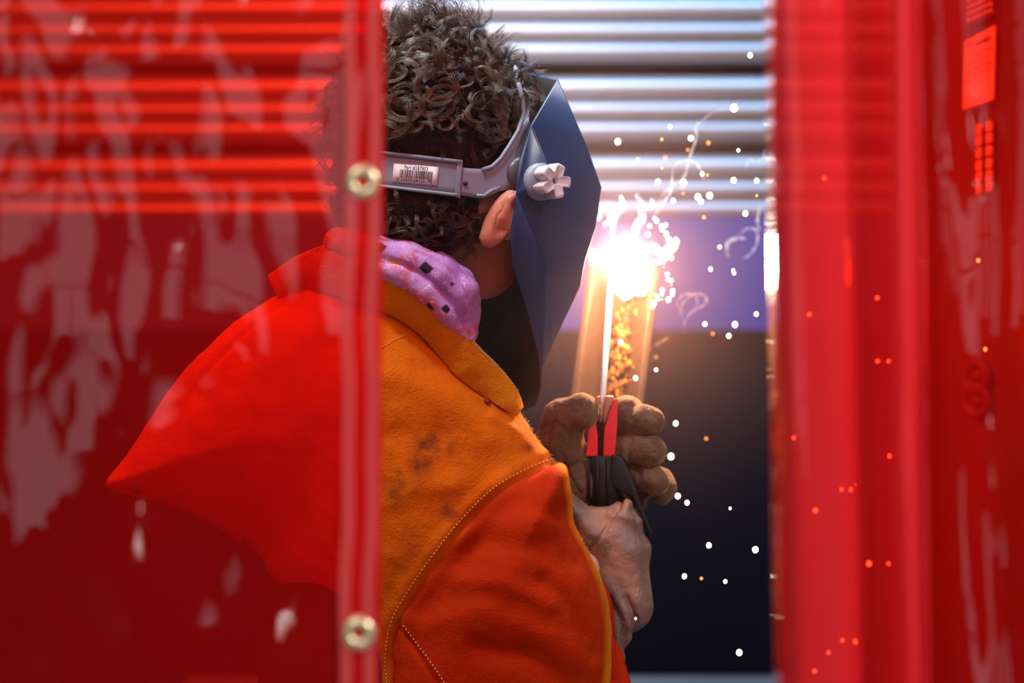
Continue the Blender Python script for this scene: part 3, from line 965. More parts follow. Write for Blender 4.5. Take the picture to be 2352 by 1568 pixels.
# collar ---------------------------------------------------------------
ctop = [(617, 636, 60), (690, 588, 120), (790, 556, 165), (870, 583, 205), (935, 618, 215), (1000, 680, 205), (1055, 748, 185), (1100, 800, 160), (1150, 850, 125), (1186, 898, 95), (1199, 935, 80)]
cbot = [(640, 684, 100), (700, 660, 160), (800, 690, 205), (880, 716, 228), (930, 742, 235), (975, 778, 230), (1020, 830, 218), (1055, 868, 200), (1105, 905, 175), (1150, 935, 140), (1186, 953, 105)]
_cb = []
for (x, y, w) in cbot:
    h, _n = on(JB, x, y)
    _cb.append((x, y, w if h is None else (D0 - h.y) / S + 5))
ctop = [(x, y, w - 12) for x, y, w in ctop]
col_ = strip(ctop, _cb, 18, M_suede, 'collar', person, thick=8, n=10, bulge=9)
me = col_.data
co = np.array([v.co[:] for v in me.vertices]); dz = noise3(co / S, 120, 21, 3) * 3.2 * S
for i, v in enumerate(me.vertices): v.co.y -= dz[i] * 1.0
# turned-up corner seam and small red snap on the collar tab
_h, _n = on(JB, 1119, 921)
st = MB(); st.lathe(_h, _n, [(0.0, 0.0022), (0.0030, 0.002), (0.0038, 0.0008), (0.0038, -0.002)], 20).build('snap_button', principled('dark_red_enamel', (0.25, 0.012, 0.01), 0.3), jacket, label='small red snap under the collar')
mb = MB(); ed = catmull(ctop, 14)
mb.tube([Wv(p[0], p[1], p[2]) for p in ed], 0.0016, 6)
for p in ed:
    for _ in range(8):
        q = Wv(p[0] + random.uniform(-3, 3), p[1] + random.uniform(-3, 3), p[2]); dr = Vector((random.uniform(-.2, 1), random.uniform(-.8, .2), random.uniform(0, 1))).normalized()
        mb.tube([q, q + dr * random.uniform(0.0006, 0.002)], [0.0002, 0.0001], 3, False)
mb.build('collar_edge', M_fuzz, col_)

# bandana --------------------------------------------------------------
b1 = [(780, 560, 120, 38), (860, 575, 168, 36), (940, 592, 180, 36), (1010, 630, 176, 40), (1055, 675, 160, 44), (1068, 720, 140, 34), (1082, 765, 125, 16)]
b2 = [(840, 610, 170, 30), (920, 625, 186, 28), (980, 665, 186, 28), (1030, 715, 172, 30), (1075, 770, 150, 20)]
b3 = [(1010, 600, 150, 22), (1060, 640, 140, 26), (1082, 690, 120, 20), (1088, 740, 112, 12)]
bandp = pj(catmull([(900, 600), (960, 625), (1010, 665), (1050, 715), (1080, 770)], 5), 190)
bandq = pj(catmull([(960, 580), (1020, 610), (1058, 655), (1080, 705)], 5), 180)
def bd(p):
    return noise3(p, 60, 4, 3) * 2.5 - 8 * np.exp(-(seg_dist(p[:, 0], p[:, 1], bandp) / 6) ** 2) - 4 * np.exp(-(seg_dist(p[:, 0], p[:, 1], bandq) / 6) ** 2)
build_sdf('bandana', lambda U, V, W: smin(smin(chain(b1)(U, V, W), chain(b2)(U, V, W), 8), chain(b3)(U, V, W), 10), (720, 500, 30), (1140, 820, 250), 4, M_bandana, person, disp=bd)

# hair -------------------------------------------------------------------
hair = None
def hcap_f(U, V, W):
    a = ell(Hd(-30, 0, 300), (228, 190, 192), Rh)(U, V, W)
    b = ell((985, 180, 10), (130, 105, 120))(U, V, W)
    c = ell(np.array([960, 460, 40]), (165, 128, 162))(U, V, W)
    d = ell(Hd(60, 0, 250), (150, 120, 150), Rh)(U, V, W)
    return smin(smin(smin(a, b, 30), c, 30), d, 20)
hair = build_sdf('hair', hcap_f, (700, 30, -260), (1300, 620, 260), 7, M_haircap, person, disp=lambda p: noise3(p, 60, 8, 3) * 6)
HB = hcap_f
def grad(p, e=2.0):
    g = []
    for d in range(3):
        q = p.copy(); q[d] += e; r = p.copy(); r[d] -= e
        g.append(float(HB(q[0], q[1], q[2]) - HB(r[0], r[1], r[2])))
    g = np.array(g); return g / (np.linalg.norm(g) + 1e-9)
hv = np.array([(v.co.x / S + 1176, 784 - (v.co.z - ZC) / S, (D0 - v.co.y) / S) for v in hair.data.vertices])
strands_v = []; strands_f = []; nv = 0
sel = hv[(hv[:, 2] > -150)]
picks = sel[rng.choice(len(sel), 1250, replace=False)]
def add_strands(base, ax, rad, turns, length, ns, spread, ph, flat=1.0, thick=0.62):
    global nv
    ax = ax / np.linalg.norm(ax)
    s1 = np.cross(ax, [0, 1, 0.2]); s1 /= np.linalg.norm(s1) + 1e-9; s2 = np.cross(ax, s1)
    m = 22; t = np.linspace(0, 1, m)
    droop = rng.uniform(-0.25, 0.45)
    for _ in range(ns):
        o = rng.normal(size=3) * spread; dph = rng.normal() * 0.07; dr = rng.normal() * 0.06; ll = length * rng.uniform(0.75, 1.08)
        a = ph + dph + turns * 6.283 * t
        rr = rad * (0.35 + 0.65 * np.minimum(1, t * 2.2)) * (1 + dr)
        c = base + o + np.outer(t * ll, ax) + np.outer(rr * np.cos(a), s1) + np.outer(rr * np.sin(a) * flat, s2)
        c[:, 1] += droop * ll * t * t
        c += np.outer(t, rng.normal(size=3) * spread * 0.9)
        th = thick * (1 - 0.6 * t)
        tg = np.gradient(c, axis=0); tg /= np.linalg.norm(tg, axis=1)[:, None] + 1e-9
        n1 = np.cross(tg, [0.3, 0.2, 0.93]); n1 /= np.linalg.norm(n1, axis=1)[:, None] + 1e-9; n2 = np.cross(tg, n1)
        ring = []
        for j in range(3):
            an = 2.094 * j; ring.append(c + (n1 * math.cos(an) + n2 * math.sin(an)) * th[:, None])
        strands_v.append(np.stack(ring, 1).reshape(-1, 3))
        i = np.arange(m - 1)[:, None] * 3; j = np.arange(3)[None]; k = (j + 1) % 3
        strands_f.append(np.stack([i + j, i + k, i + 3 + k, i + 3 + j], -1).reshape(-1, 4) + nv)
        nv += m * 3
def band_y(u): return 400 + (u - 975) * 0.12
for p in picks:
    u, v, w = p
    if u > 1098 and v > 420 and w > 40: continue
    if u > 1165 and v > 330: continue
    g = grad(p)
    inband = abs(v - band_y(u)) < 62 and w > 60
    tang = rng.normal(size=3); tang -= g * tang.dot(g); tang /= np.linalg.norm(tang) + 1e-9
    if inband or (v > 290 and v < 345 and w > 60):
        ax = tang * 0.8 + g * 0.02 + np.array([0, 1.3 if v < 400 else -0.2, 0])
        add_strands(p - g * 10, ax, rng.uniform(3, 6), rng.uniform(0.4, 1.0), rng.uniform(30, 50), 9, 3.0, rng.uniform(0, 6.28))
        continue
    up = np.array([0, -1.0, 0]) * (0.7 if v < 180 else 0.0)
    down = np.array([0, 0.9, 0]) * (1.0 if v > 230 else 0.1)
    ax = g * (0.75 if v < 200 else 0.3) + tang * 0.75 + up * 0.4 + down * 0.5
    L = rng.uniform(55, 105) if v < 250 else rng.uniform(50, 85)
    if v > 440: L = rng.uniform(30, 55); ax = tang * 0.9 + g * 0.2 + np.array([0, 0.4, 0])
    add_strands(p - g * 4, ax, rng.uniform(12, 30), rng.uniform(0.45, 1.1), L, 19, 1.5, rng.uniform(0, 6.28))
# big loose curls lying over the surface
def whorl(base, g, R, turns, ns, ph, sgn, thick=0.62):
    global nv
    t1 = np.cross(g, [0.2, 1, 0.1]); t1 /= np.linalg.norm(t1); t2 = np.cross(g, t1)
    m = 26; t = np.linspace(0, 1, m); el = rng.uniform(0.55, 1.0)
    for _ in range(ns):
        k = rng.uniform(0.72, 1.08); d = rng.normal() * 0.12
        a = ph + d + sgn * turns * 6.283 * t
        rr = R * k * (1 - 0.72 * t)
        c = base + np.outer(rr * np.cos(a), t1) + np.outer(rr * np.sin(a) * el, t2) + np.outer(6 + 10 * np.sin(3.14 * t) * k, g) + rng.normal(size=3) * 1.0
        th = thick * (1 - 0.5 * t)
        tg = np.gradient(c, axis=0); tg /= np.linalg.norm(tg, axis=1)[:, None] + 1e-9
        n1 = np.cross(tg, [0.3, 0.2, 0.93]); n1 /= np.linalg.norm(n1, axis=1)[:, None] + 1e-9; n2 = np.cross(tg, n1)
        strands_v.append(np.stack([c + (n1 * math.cos(2.094 * j) + n2 * math.sin(2.094 * j)) * th[:, None] for j in range(3)], 1).reshape(-1, 3))
        i = np.arange(m - 1)[:, None] * 3; j = np.arange(3)[None]; kk = (j + 1) % 3
        strands_f.append(np.stack([i + j, i + kk, i + 3 + kk, i + 3 + j], -1).reshape(-1, 4) + nv)
        nv += m * 3
fr_ = sel[(sel[:, 2] > 60) & (sel[:, 0] > 760)]
for p in fr_[rng.choice(len(fr_), 330, replace=False)]:
    u, v, w = p
    if abs(v - band_y(u)) < 92 or (u > 1090 and v > 400) or (u > 1150 and v > 300): continue
    g = grad(p)
    whorl(p + g * 8, g, rng.uniform(26, 58) if v < 320 else rng.uniform(18, 34), rng.uniform(0.5, 1.05), 34, rng.uniform(0, 6.28), rng.choice([-1, 1]))
# the tall loose tuft on the crown
for _ in range(170):
    a = rng.uniform(0, 6.28); r = rng.uniform(0, 1) ** 0.5
    b = np.array([1000 + 75 * r * math.cos(a), 95 + 22 * r, 40 * r * math.sin(a) + 20])
    ax = np.array([rng.normal() * 0.55, -1.0, rng.normal() * 0.4])
    add_strands(b, ax, rng.uniform(12, 28), rng.uniform(0.6, 1.4), rng.uniform(60, 120), 11, 2.4, rng.uniform(0, 6.28), thick=0.55)
for _ in range(70):
    b = np.array([rng.uniform(930, 1075), rng.uniform(60, 95), rng.uniform(-30, 60)])
    add_strands(b, np.array([rng.normal() * 0.35, -1.0, rng.normal() * 0.3]), rng.uniform(16, 34), rng.uniform(0.4, 1.0), rng.uniform(80, 125), 7, 4.0, rng.uniform(0, 6.28), thick=0.45)
# single flyaway hairs
for p in picks[:260]:
    if p[1] < 260 and p[0] < 1180:
        g = grad(p); add_strands(p, g + rng.normal(size=3) * 0.6, rng.uniform(6, 26), rng.uniform(0.3, 0.9), rng.uniform(60, 110), 2, 4, rng.uniform(0, 6.28), thick=0.38)
SV = toW(np.concatenate(strands_v)); SF = np.concatenate(strands_f)
me = bpy.data.meshes.new('curls'); me.vertices.add(len(SV)); me.vertices.foreach_set('co', SV.ravel().astype(np.float32))
me.loops.add(SF.size); me.loops.foreach_set('vertex_index', SF.ravel().astype(np.int32))
me.polygons.add(len(SF)); me.polygons.foreach_set('loop_start', np.arange(0, SF.size, 4, dtype=np.int32))
try: me.polygons.foreach_set('loop_total', np.full(len(SF), 4, dtype=np.int32))
except Exception: pass
me.update(calc_edges=True); me.materials.append(M_hair); me.polygons.foreach_set('use_smooth', [True] * len(me.polygons))
co_ = link('curls', me, hair); co_['kind'] = 'stuff'

# glove ------------------------------------------------------------------
GW = -110
def glove_f(U, V, W):
    thumb = chain([(1335, 1110, GW, 62), (1283, 1030, GW, 56), (1292, 965, GW + 12, 46), (1335, 942, GW + 40, 36), (1345, 955, GW + 52, 28)], 22)(U, V, W)
    index = chain([(1400, 965, GW - 40, 46), (1440, 948, GW - 10, 38), (1462, 958, GW + 10, 32)], 14)(U, V, W)
    index2 = chain([(1458, 968, GW + 8, 28), (1480, 963, GW + 30, 31), (1497, 967, GW + 34, 30)], 14)(U, V, W)
    mid = chain([(1420, 1040, GW - 40, 50), (1465, 1030, GW + 5, 38), (1496, 1037, GW + 30, 36)], 14)(U, V, W)
    ring = chain([(1430, 1085, GW - 45, 48), (1488, 1095, GW + 2, 33), (1504, 1108, GW + 22, 33)], 14)(U, V, W)
    pinky = chain([(1450, 1110, GW - 70, 46), (1515, 1105, GW - 40, 30), (1528, 1120, GW - 20, 25), (1520, 1138, GW - 16, 22)], 14)(U, V, W)
    palm = union([ell(Mp(1390, 1060, GW - 75), (85, 130, 44)), cap(Mp(1330, 1120, GW - 40), Mp(1370, 1190, GW - 30), 60, 62), cap(Mp(1440, 1110, GW - 80), Mp(1410, 1200, GW - 50), 52, 58)], 40)(U, V, W)
    r = palm
    for f, k in ((thumb, 22), (index, 10), (mid, 8), (ring, 6), (pinky, 6)): r = smin(r, f, k)
    return smin(r, index2, 5)
gf = [pj(catmull(a, 4), -90) for a in ([(1452, 930), (1446, 950), (1458, 985)], [(1448, 1005), (1440, 1040), (1458, 1072)], [(1470, 1072), (1468, 1100), (1490, 1135)], [(1240, 985), (1275, 970), (1310, 1000)], [(1330, 1130), (1300, 1080), (1290, 1040)], [(1275, 930), (1262, 990), (1250, 1060)], [(1345, 910), (1318, 960), (1300, 1030)], [(1290, 1080), (1340, 1060), (1380, 1100)])]
def gd(p):
    d = noise3(p, 75, 14, 2) * 2.2 + noise3(p, 16, 3, 2) * 0.7
    for f in gf: d = d - 5 * np.exp(-(seg_dist(p[:, 0], p[:, 1], f) / 6) ** 2)
    for (x, y) in ((1495, 1030), (1500, 1100), (1495, 965)):
        q = pj([(x, y)], -80)[0]; d = d + 3 * np.exp(-((p[:, 0] - q[0]) ** 2 + (p[:, 1] - q[1]) ** 2) / 22 ** 2)
    return d
glove = build_sdf('glove', glove_f, (1190, 870, -320), (1600, 1300, 20), 3.2, M_glove, person, disp=gd, smooth=1)
CF = [(1300, 1120), (1335, 1150), (1385, 1168), (1440, 1146), (1462, 1162), (1478, 1200), (1486, 1228), (1500, 1256), (1496, 1320), (1506, 1395), (1494, 1440), (1462, 1462), (1444, 1510), (1425, 1560), (1395, 1500), (1375, 1400), (1340, 1300), (1300, 1240)]
cfl = [(pj(catmull(a, 4), 0), s_, am) for a, s_, am in (([(1440, 1375), (1462, 1420), (1456, 1462)], 8, -12), ([(1450, 1340), (1440, 1380), (1475, 1450)], 30, -6), ([(1350, 1265), (1385, 1225), (1412, 1180)], 4, -6),
        ([(1400, 1380), (1425, 1430), (1440, 1500)], 12, -12), ([(1340, 1180), (1400, 1180), (1470, 1200)], 10, 7), ([(1460, 1170), (1470, 1210), (1490, 1250)], 8, -8), ([(1430, 1150), (1415, 1180)], 5, -8), ([(1380, 1330), (1420, 1400), (1450, 1450)], 22, 9))]
def cfd(p):
    d = noise3(p, 90, 31, 2) * 3
    for f, s_, am in cfl: d = d + am * np.exp(-(seg_dist(p[:, 0], p[:, 1], f) / s_) ** 2)
    return d
build_sdf('glove_cuff', puff(CF, 75, 72, -75, 3), (1250, 1080, -170), (1560, 1600, 20), 3.4, M_cuff, glove, disp=cfd, smooth=1)
# far hand steadying, only its knuckles hidden behind the jacket: dark glove hump left of the thumb is the same hand

# ------------------------------------------------------------------ electrode holder
hold = thing('electrode_holder', Wv(1384, 1080, -40), 'red and black electrode holder gripped in the brown glove', 'welding tool')
def prism(poly, w0, w1, name, mat, parent, bevel=0.0012, **kw):
    a = [Wv(x, y, w0) for x, y in poly]; b = [Wv(x, y, w1) for x, y in poly]; n = len(poly)
    return MB().add(a + b, [tuple(range(n)), tuple(range(2 * n - 1, n - 1, -1))] + [(i, i + n, (i + 1) % n + n, (i + 1) % n) for i in range(n)]).build(name, mat, parent, smooth=False, bevel=bevel, **kw)
HW = -62
prism([(1372, 958), (1352, 985), (1345, 1048), (1373, 1048), (1373, 1000), (1369, 975)], HW, HW - 60, 'jaw', M_redplastic, hold, label='left red jaw')
prism([(1417, 912), (1402, 925), (1396, 955), (1388, 985), (1385, 1048), (1412, 1048), (1417, 990), (1419, 930)], HW, HW - 60, 'jaw', M_redplastic, hold, label='right red jaw')
prism([(1390, 908), (1412, 910), (1402, 940), (1388, 975), (1384, 960)], HW + 4, HW - 40, 'contact', M_copper, hold)
prism([(1368, 912), (1378, 908), (1376, 955), (1371, 965), (1364, 940)], HW + 4, HW - 40, 'contact', M_copper, hold)
mb = MB(); mb.tube([Wv(1383, 1046, HW - 30), Wv(1382, 1075, HW - 30), Wv(1380, 1120, HW - 30), Wv(1384, 1180, HW - 36)], [37 * S, 40 * S, 44 * S, 40 * S], 20)
mb.build('handle', M_blackplastic, hold)
mb = MB(); mb.tube([Wv(x, 1050, HW + 8) for x in (1372, 1372.5)], 0.001, 6)
for x in (1352, 1372, 1396): mb.tube([Wv(x, 1052, HW + 8), Wv(x, 1110, HW + 14), Wv(x + 2, 1160, HW + 8)], 0.0016, 6)
mb.build('grip_ridge', M_blackplastic, hold)
prism([(1405, 1042), (1428, 1048), (1450, 1090), (1470, 1150), (1490, 1200), (1502, 1226), (1490, 1230), (1472, 1190), (1452, 1140), (1425, 1130), (1400, 1110)], HW + 6, HW - 26, 'lever', M_blackplastic, hold, bevel=0.002)

TIP = Vector(P(1402, 655, 2.43))
rod = MB(); g0 = Wv(1382, 950, HW - 10)
mid = g0.lerp(TIP, 0.06)
rod.tube([Wv(1380, 968, HW - 10), g0, mid, mid.lerp(TIP, 0.02), TIP], [0.0014, 0.0016, 0.0016, 0.0029, 0.0027], 14)
tag(rod.build('welding_electrode', M_flux), 'thin pale welding electrode clamped upright in the red jaws, tip in the arc', 'welding rod')

# ------------------------------------------------------------------ steel workpiece with slag
work = thing('steel_workpiece', P(1400, 1300, 2.52), 'upright steel angle section being welded, rough glowing bead up its middle', 'workpiece')
def wp(px, py, d): return P(px, py, d)
def slabq(a, b, c, d, th, name, mat, parent):
    v = [a, b, c, d]; nn = (b - a).cross(d - a).normalized()
    if nn.y > 0: nn = -nn
    v2 = [p - nn * th for p in v]
    return MB().add(v + v2, [(0, 1, 2, 3), (7, 6, 5, 4), (0, 4, 5, 1), (1, 5, 6, 2), (2, 6, 7, 3), (3, 7, 4, 0)]).build(name, mat, parent, smooth=False, bevel=0.0015)
yb = 1585
def edge(px_top, px_910, y): return px_top + (px_910 - px_top) * (y - 620) / 290
slabq(wp(edge(1366, 1326, 612), 612, 2.50), wp(edge(1415, 1392, 612), 612, 2.56), wp(edge(1415, 1392, yb), yb, 2.56), wp(edge(1366, 1326, yb), yb, 2.50), 0.008, 'left_flange', M_steel, work)
slabq(wp(edge(1500, 1466, 612), 612, 2.49), wp(edge(1415, 1392, 612), 612, 2.56), wp(edge(1415, 1392, yb), yb, 2.56), wp(edge(1500, 1466, yb), yb, 2.49), 0.008, 'right_flange', M_steel, work)
iv, iff = ico(1, 2)
mb = MB()
for i in range(190):
    y = 625 + (i / 190) * 330; t = random.gauss(0, 1)
    px = edge(1437, 1412, y) + t * 15; r = random.uniform(0.0016, 0.0042) * (1.2 - abs(t) * 0.22)
    c = wp(px, y, 2.545 - 0.012 * math.exp(-t * t) - max(0, px - edge(1415, 1392, y)) * 0.00055)
    sx, sy, sz = random.uniform(.7, 1.2), random.uniform(.6, 1), random.uniform(.9, 1.8)
    mb.add([c + Vector((v.x * r * sx, v.y * r * sy, v.z * r * sz)) for v in iv], iff)
mb.build('weld_bead', M_slag, work, label='lumpy slag covered weld bead')
mb = MB()
for i in range(60):
    y = random.uniform(690, 900); px = edge(1482, 1450, y) + random.uniform(-8, 8); r = random.uniform(0.0008, 0.002)
    c = wp(px, y, 2.503 - 0.0005 * 0 + (1500 - px) * 0.0006); mb.add([c + v * r for v in iv], iff)
mb.build('spatter', M_slag, work)

# ------------------------------------------------------------------ arc, plasma, smoke
arc = thing('welding_arc', ARC, 'blinding white welding arc at the electrode tip', 'welding arc')
v, f = ico(1, 3)
me_v = [ARC + Vector((p.x * 0.012, p.y * 0.010, p.z * 0.018)) for p in v]
mesh('arc_core', me_v, f, M_arccore, arc)
c2 = P(1446, 636, 2.49)
mesh('molten_pool', [c2 + Vector((p.x * (0.021 - 0.004 * p.z), p.y * 0.008, p.z * 0.022 + 0.003 * math.sin(p.x * 7))) for p in v], f, M_molten, arc)
PR = 0.042
mesh('plasma_glow', [ARC + Vector((p.x * PR * 0.9, p.y * PR * 0.9, p.z * PR * 1.5)) for p in v], f, volume_mat('plasma', (0.8, 0.85, 1.0), 0.5, 0.0, ((0.75, 0.82, 1.0), 90), tuple(ARC), PR, 1.0, emit_power=3.0), arc)

sm = mesh('welding_smoke', [ARC + Vector((-0.03, -0.09, 0.0)) + p * 0.36 for p in v], f,
          volume_mat('smoke_haze', (1.0, 0.66, 0.58), 0.58, 0.0, None, tuple(ARC + Vector((-0.03, -0.09, 0.0))), 0.36, 2.4, noise=None))
tag(sm, 'thin lit haze of welding fume glowing around the arc', 'smoke', kind='stuff')
M_wisp = volume_mat('blue_smoke', (0.50, 0.64, 1.0), 150, 0.0)
M_wisp2 = volume_mat('tan_smoke', (0.9, 0.7, 0.6), 45, 0.0)
wisps = [
    ([(1686, 248), (1650, 252), (1615, 275), (1598, 290), (1600, 315), (1590, 345), (1580, 375), (1572, 405), (1545, 425), (1520, 450), (1505, 480)], 3, 2.5, M_wisp, 'blue smoke thread rising in a hook in front of the ribbed wall', 'smoke'),
    ([(1545, 388), (1560, 372), (1590, 370), (1610, 390), (1618, 415)], 3, 2.5, M_wisp, 'faint blue smoke loop low in front of the ribbed wall', 'smoke'),
    ([(1545, 390), (1543, 420), (1538, 445), (1520, 470), (1500, 500)], 3.5, 2.5, M_wisp, 'blue smoke strand falling straight toward the arc', 'smoke'),
    ([(1460, 448), (1475, 465), (1488, 478), (1500, 470), (1495, 455)], 5, 2.47, M_wisp, 'short blue smoke curl just above the arc', 'smoke'),
    ([(1352, 588), (1355, 575), (1368, 580), (1372, 592), (1358, 600), (1370, 612)], 6, 2.42, M_wisp, 'small blue smoke ring between mask and arc', 'smoke'),
    ([(1374, 505), (1392, 470), (1400, 490), (1405, 505), (1385, 515)], 8, 2.45, M_wisp, 'bright smoke peak beside the mask edge above the arc', 'smoke'),
    ([(1672, 590), (1670, 560), (1690, 548), (1712, 547)], 5, 2.6, M_wisp, 'bright blue smoke arc over the blue panel at right', 'smoke'),
    ([(1690, 548), (1715, 525), (1738, 530), (1738, 560), (1722, 585), (1706, 593)], 3.5, 2.6, M_wisp, 'pale blue smoke loop over the blue panel at right', 'smoke'),
    ([(1746, 465), (1742, 490), (1740, 510), (1745, 530)], 4, 2.6, M_wisp, 'short blue smoke streak beside the right curtain edge', 'smoke'),
    ([(1757, 345), (1755, 362), (1740, 368), (1720, 368), (1714, 388)], 4, 2.6, M_wisp, 'blue smoke hook against the ribbed wall near the right curtain', 'smoke'),
    ([(1480, 600), (1510, 602), (1530, 590), (1555, 560), (1550, 545)], 7, 2.47, M_wisp, 'thick blue smoke swirl right of the arc', 'smoke'),
    ([(1478, 575), (1500, 565), (1520, 580), (1540, 560), (1530, 540)], 9, 2.46, M_wisp, 'bright blue smoke puff right above the arc', 'smoke'),
    ([(1455, 560), (1462, 520), (1475, 500), (1470, 480)], 9, 2.45, M_wisp, 'upright blue smoke plume over the arc', 'smoke'),
    ([(1405, 540), (1412, 500), (1430, 470), (1425, 450)], 7, 2.45, M_wisp, 'slim blue smoke plume over the left side of the arc', 'smoke'),
    ([(1572, 765), (1573, 740), (1590, 715), (1620, 698), (1618, 678), (1585, 674), (1565, 680), (1555, 700), (1565, 712)], 3.4, 2.55, M_wisp2, 'tan smoke scribble over the blue panel', 'smoke'),
    ([(1573, 742), (1563, 715), (1572, 692), (1596, 676), (1600, 705), (1580, 722)], 3.2, 2.56, M_wisp2, 'tan smoke twist beside the tan scribble over the blue panel', 'smoke'),
    ([(1490, 800), (1510, 790), (1535, 775)], 4, 2.52, M_wisp2, 'faint tan smoke stroke right of the workpiece', 'smoke'),
    ([(1495, 850), (1498, 820), (1492, 795)], 3, 2.52, M_wisp2, 'faint vertical tan smoke stroke right of the workpiece', 'smoke'),
]
for (pts, r, d, m, lab, cat) in wisps:
    pp = catmull([(a, b) for a, b in pts], 6); n = len(pp)
    mb = MB(); mb.tube([P(q[0], q[1], d + 0.01 * math.sin(i * 0.6)) for i, q in enumerate(pp)], [r * S * 1.1 * (0.35 + 0.65 * math.sin(math.pi * (i + 0.5) / n)) for i in range(n)], 8)
    tag(mb.build('smoke_wisp', m), lab, cat)

# ------------------------------------------------------------------ sparks
sv, sf = ico(1, 2)
def spark_mesh(mat):
    me = bpy.data.meshes.new('spark'); me.from_pydata([tuple(p) for p in sv], [], sf); me.materials.append(mat)
    me.polygons.foreach_set('use_smooth', [True] * len(me.polygons)); return me
ms, mo = spark_mesh(M_spark), spark_mesh(M_ember)
proto = {}
def spark(px, py, r, hot, label, group=None, d=None):
    if d is None: d = 2.32 + (hash((px * 7 + py * 13)) % 30) / 100
    key = hot
    if key not in proto:
        o = bpy.data.objects.new('spark', ms if hot else mo); proto[key] = o
    else: o = proto[key].copy()
    COL.objects.link(o); o.location = P(px, py, d); o.scale = (r * 0.85 * K * d,) * 2 + (r * K * d,)
    if 'group' in o: del o['group']
    tag(o, label, 'spark', group)
G = 'sparks in front of the ribbed wall'
for (x, y, r, l) in [(1539, 291, 5, 'lone white spark left of the long blue smoke thread on the upper ribs'), (1587, 317, 5, 'white spark touching the left side of the long blue smoke thread'),
                     (1419, 325, 4.5, 'white spark nearest to the brow of the welding helmet'), (1465, 368, 5, 'second nearest white spark to the helmet front corner'),
                     (1696, 345, 3.5, 'small yellow-white spark beside the blue smoke hook by the right curtain'), (1613, 399, 4.5, 'white spark at the end of the faint smoke loop'),
                     (1685, 414, 5, 'left of two level white sparks close to the right curtain'), (1738, 415, 5, 'right of two level white sparks, almost touching the right curtain'),
                     (1511, 418, 5, 'white spark just left of the straight falling smoke strand'), (1570, 419, 5, 'white spark just right of the straight falling smoke strand'),
                     (1546, 461, 5, 'white spark on the lowest ribs straight above the dense cluster'), (1603, 452, 5, 'left spark of the tight trio on the lower ribs'),
                     (1630, 449, 5, 'right spark of the tight trio on the lower ribs'), (1610, 462, 3.5, 'bottom and smallest spark of the tight trio on the lower ribs')]:
    spark(x, y, r, True, l)
for (x, y, r, l) in [(1520, 320, 3.5, 'orange ember on the thin dark rib left of the smoke thread'), (1627, 328, 3.5, 'orange ember on the thin dark rib right of the smoke thread'),
                     (1580, 344, 2.5, 'tiny orange ember beside the middle of the blue smoke thread'), (1528, 361, 3, 'pinkish ember, upper of two over the faint smoke loop start'),
                     (1521, 386, 3, 'pinkish ember, lower of two over the faint smoke loop start'), (1625, 402, 3, 'pinkish ember beside the white spark ending the smoke loop'),
                     (1738, 449, 3, 'orange ember near the right curtain on the lower ribs'), (1617, 499, 3.5, 'orange ember at the bottom edge of the ribbed wall'),
                     (1569, 431, 2.5, 'tiny ember directly under the spark right of the falling strand'), (1569, 444, 2.5, 'lower of two tiny embers right of the falling smoke strand')]:
    spark(x, y, r, False, l)
spark(1723, 127, 6.5, True, 'bright white spark highest of all, against the dark band of the ribbed wall')
spark(1686, 248, 6.5, True, 'bright white spark at the upper end of the long blue smoke thread')
spark(1712, 490, 4, True, 'pale spark on the lowest brown rib near the right curtain')
for (x, y, r) in [(1478, 496, 6), (1469, 506, 5), (1508, 507, 5), (1492, 519, 4.5), (1529, 517, 4.5), (1519, 520, 5), (1521, 527, 4.5), (1488, 538, 6), (1530, 536, 5), (1503, 501, 3)]:
    spark(x, y, r, True, 'white spark in the tight cluster above and right of the arc', 'sparks clustered above the arc', 2.44)
for (x, y, r) in [(1533, 630, 4.5), (1534, 642, 4), (1542, 644, 4), (1521, 666, 5), (1520, 675, 3.5), (1545, 668, 5), (1544, 676, 4.5), (1535, 688, 5.5), (1502, 696, 6), (1499, 704, 4), (1511, 686, 4), (1507, 678, 3.5)]:
    spark(x, y, r, True, 'white spark in the cluster right of the glowing workpiece', 'sparks clustered beside the workpiece', 2.44)
for (x, y, r) in [(1525, 605, 2.5), (1524, 613, 2.2), (1542, 654, 2.5), (1521, 687, 2.5)]:
    spark(x, y, r, False, 'tiny orange ember among the sparks right of the arc', 'embers beside the arc', 2.44)
spark(1542, 592, 5.5, True, 'lone white spark just right of the blue smoke swirl')
spark(1653, 567, 3.8, True, 'small yellow-white spark on the blue panel left of the smoke loop')
spark(1632, 618, 3.4, True, 'small pale spark in the middle of the blue panel')
spark(1684, 621, 4.5, True, 'upper of the two touching white sparks on the blue panel')
spark(1686, 627, 4.5, True, 'lower of the two touching white sparks on the blue panel')
spark(1737, 721, 3.2, True, 'tiny white spark on the blue panel nearest the right curtain')
spark(1619, 744, 5.5, True, 'bright white spark at the lower edge of the blue panel, below the tan smoke')
spark(1688, 745, 5, True, 'yellow star-like spark at the lower right edge of the blue panel')
spark(1674, 771, 3.8, True, 'small white spark just below the blue panel on the dark wall')
spark(1637, 766, 2.6, False, 'tiny red ember just below the blue panel')
spark(1507, 849, 2.8, True, 'tiny spark right of the workpiece above the gloved finger')
spark(1507, 820, 2.2, False, 'tiny red ember right of the workpiece')
spark(1426, 786, 5, True, 'bright spark on the rough bead of the workpiece', d=2.44)
spark(1460, 868, 5, True, 'bright spark low on the right flange of the workpiece', d=2.44)
spark(1552, 972, 5.5, True, 'yellow-white spark right of the gloved index fingertip')
spark(1541, 1048, 5.8, True, 'yellow-white spark right of the gloved middle finger')
spark(1222, 1008, 5.8, True, 'yellow-white spark between the jacket shoulder and the gloved thumb')
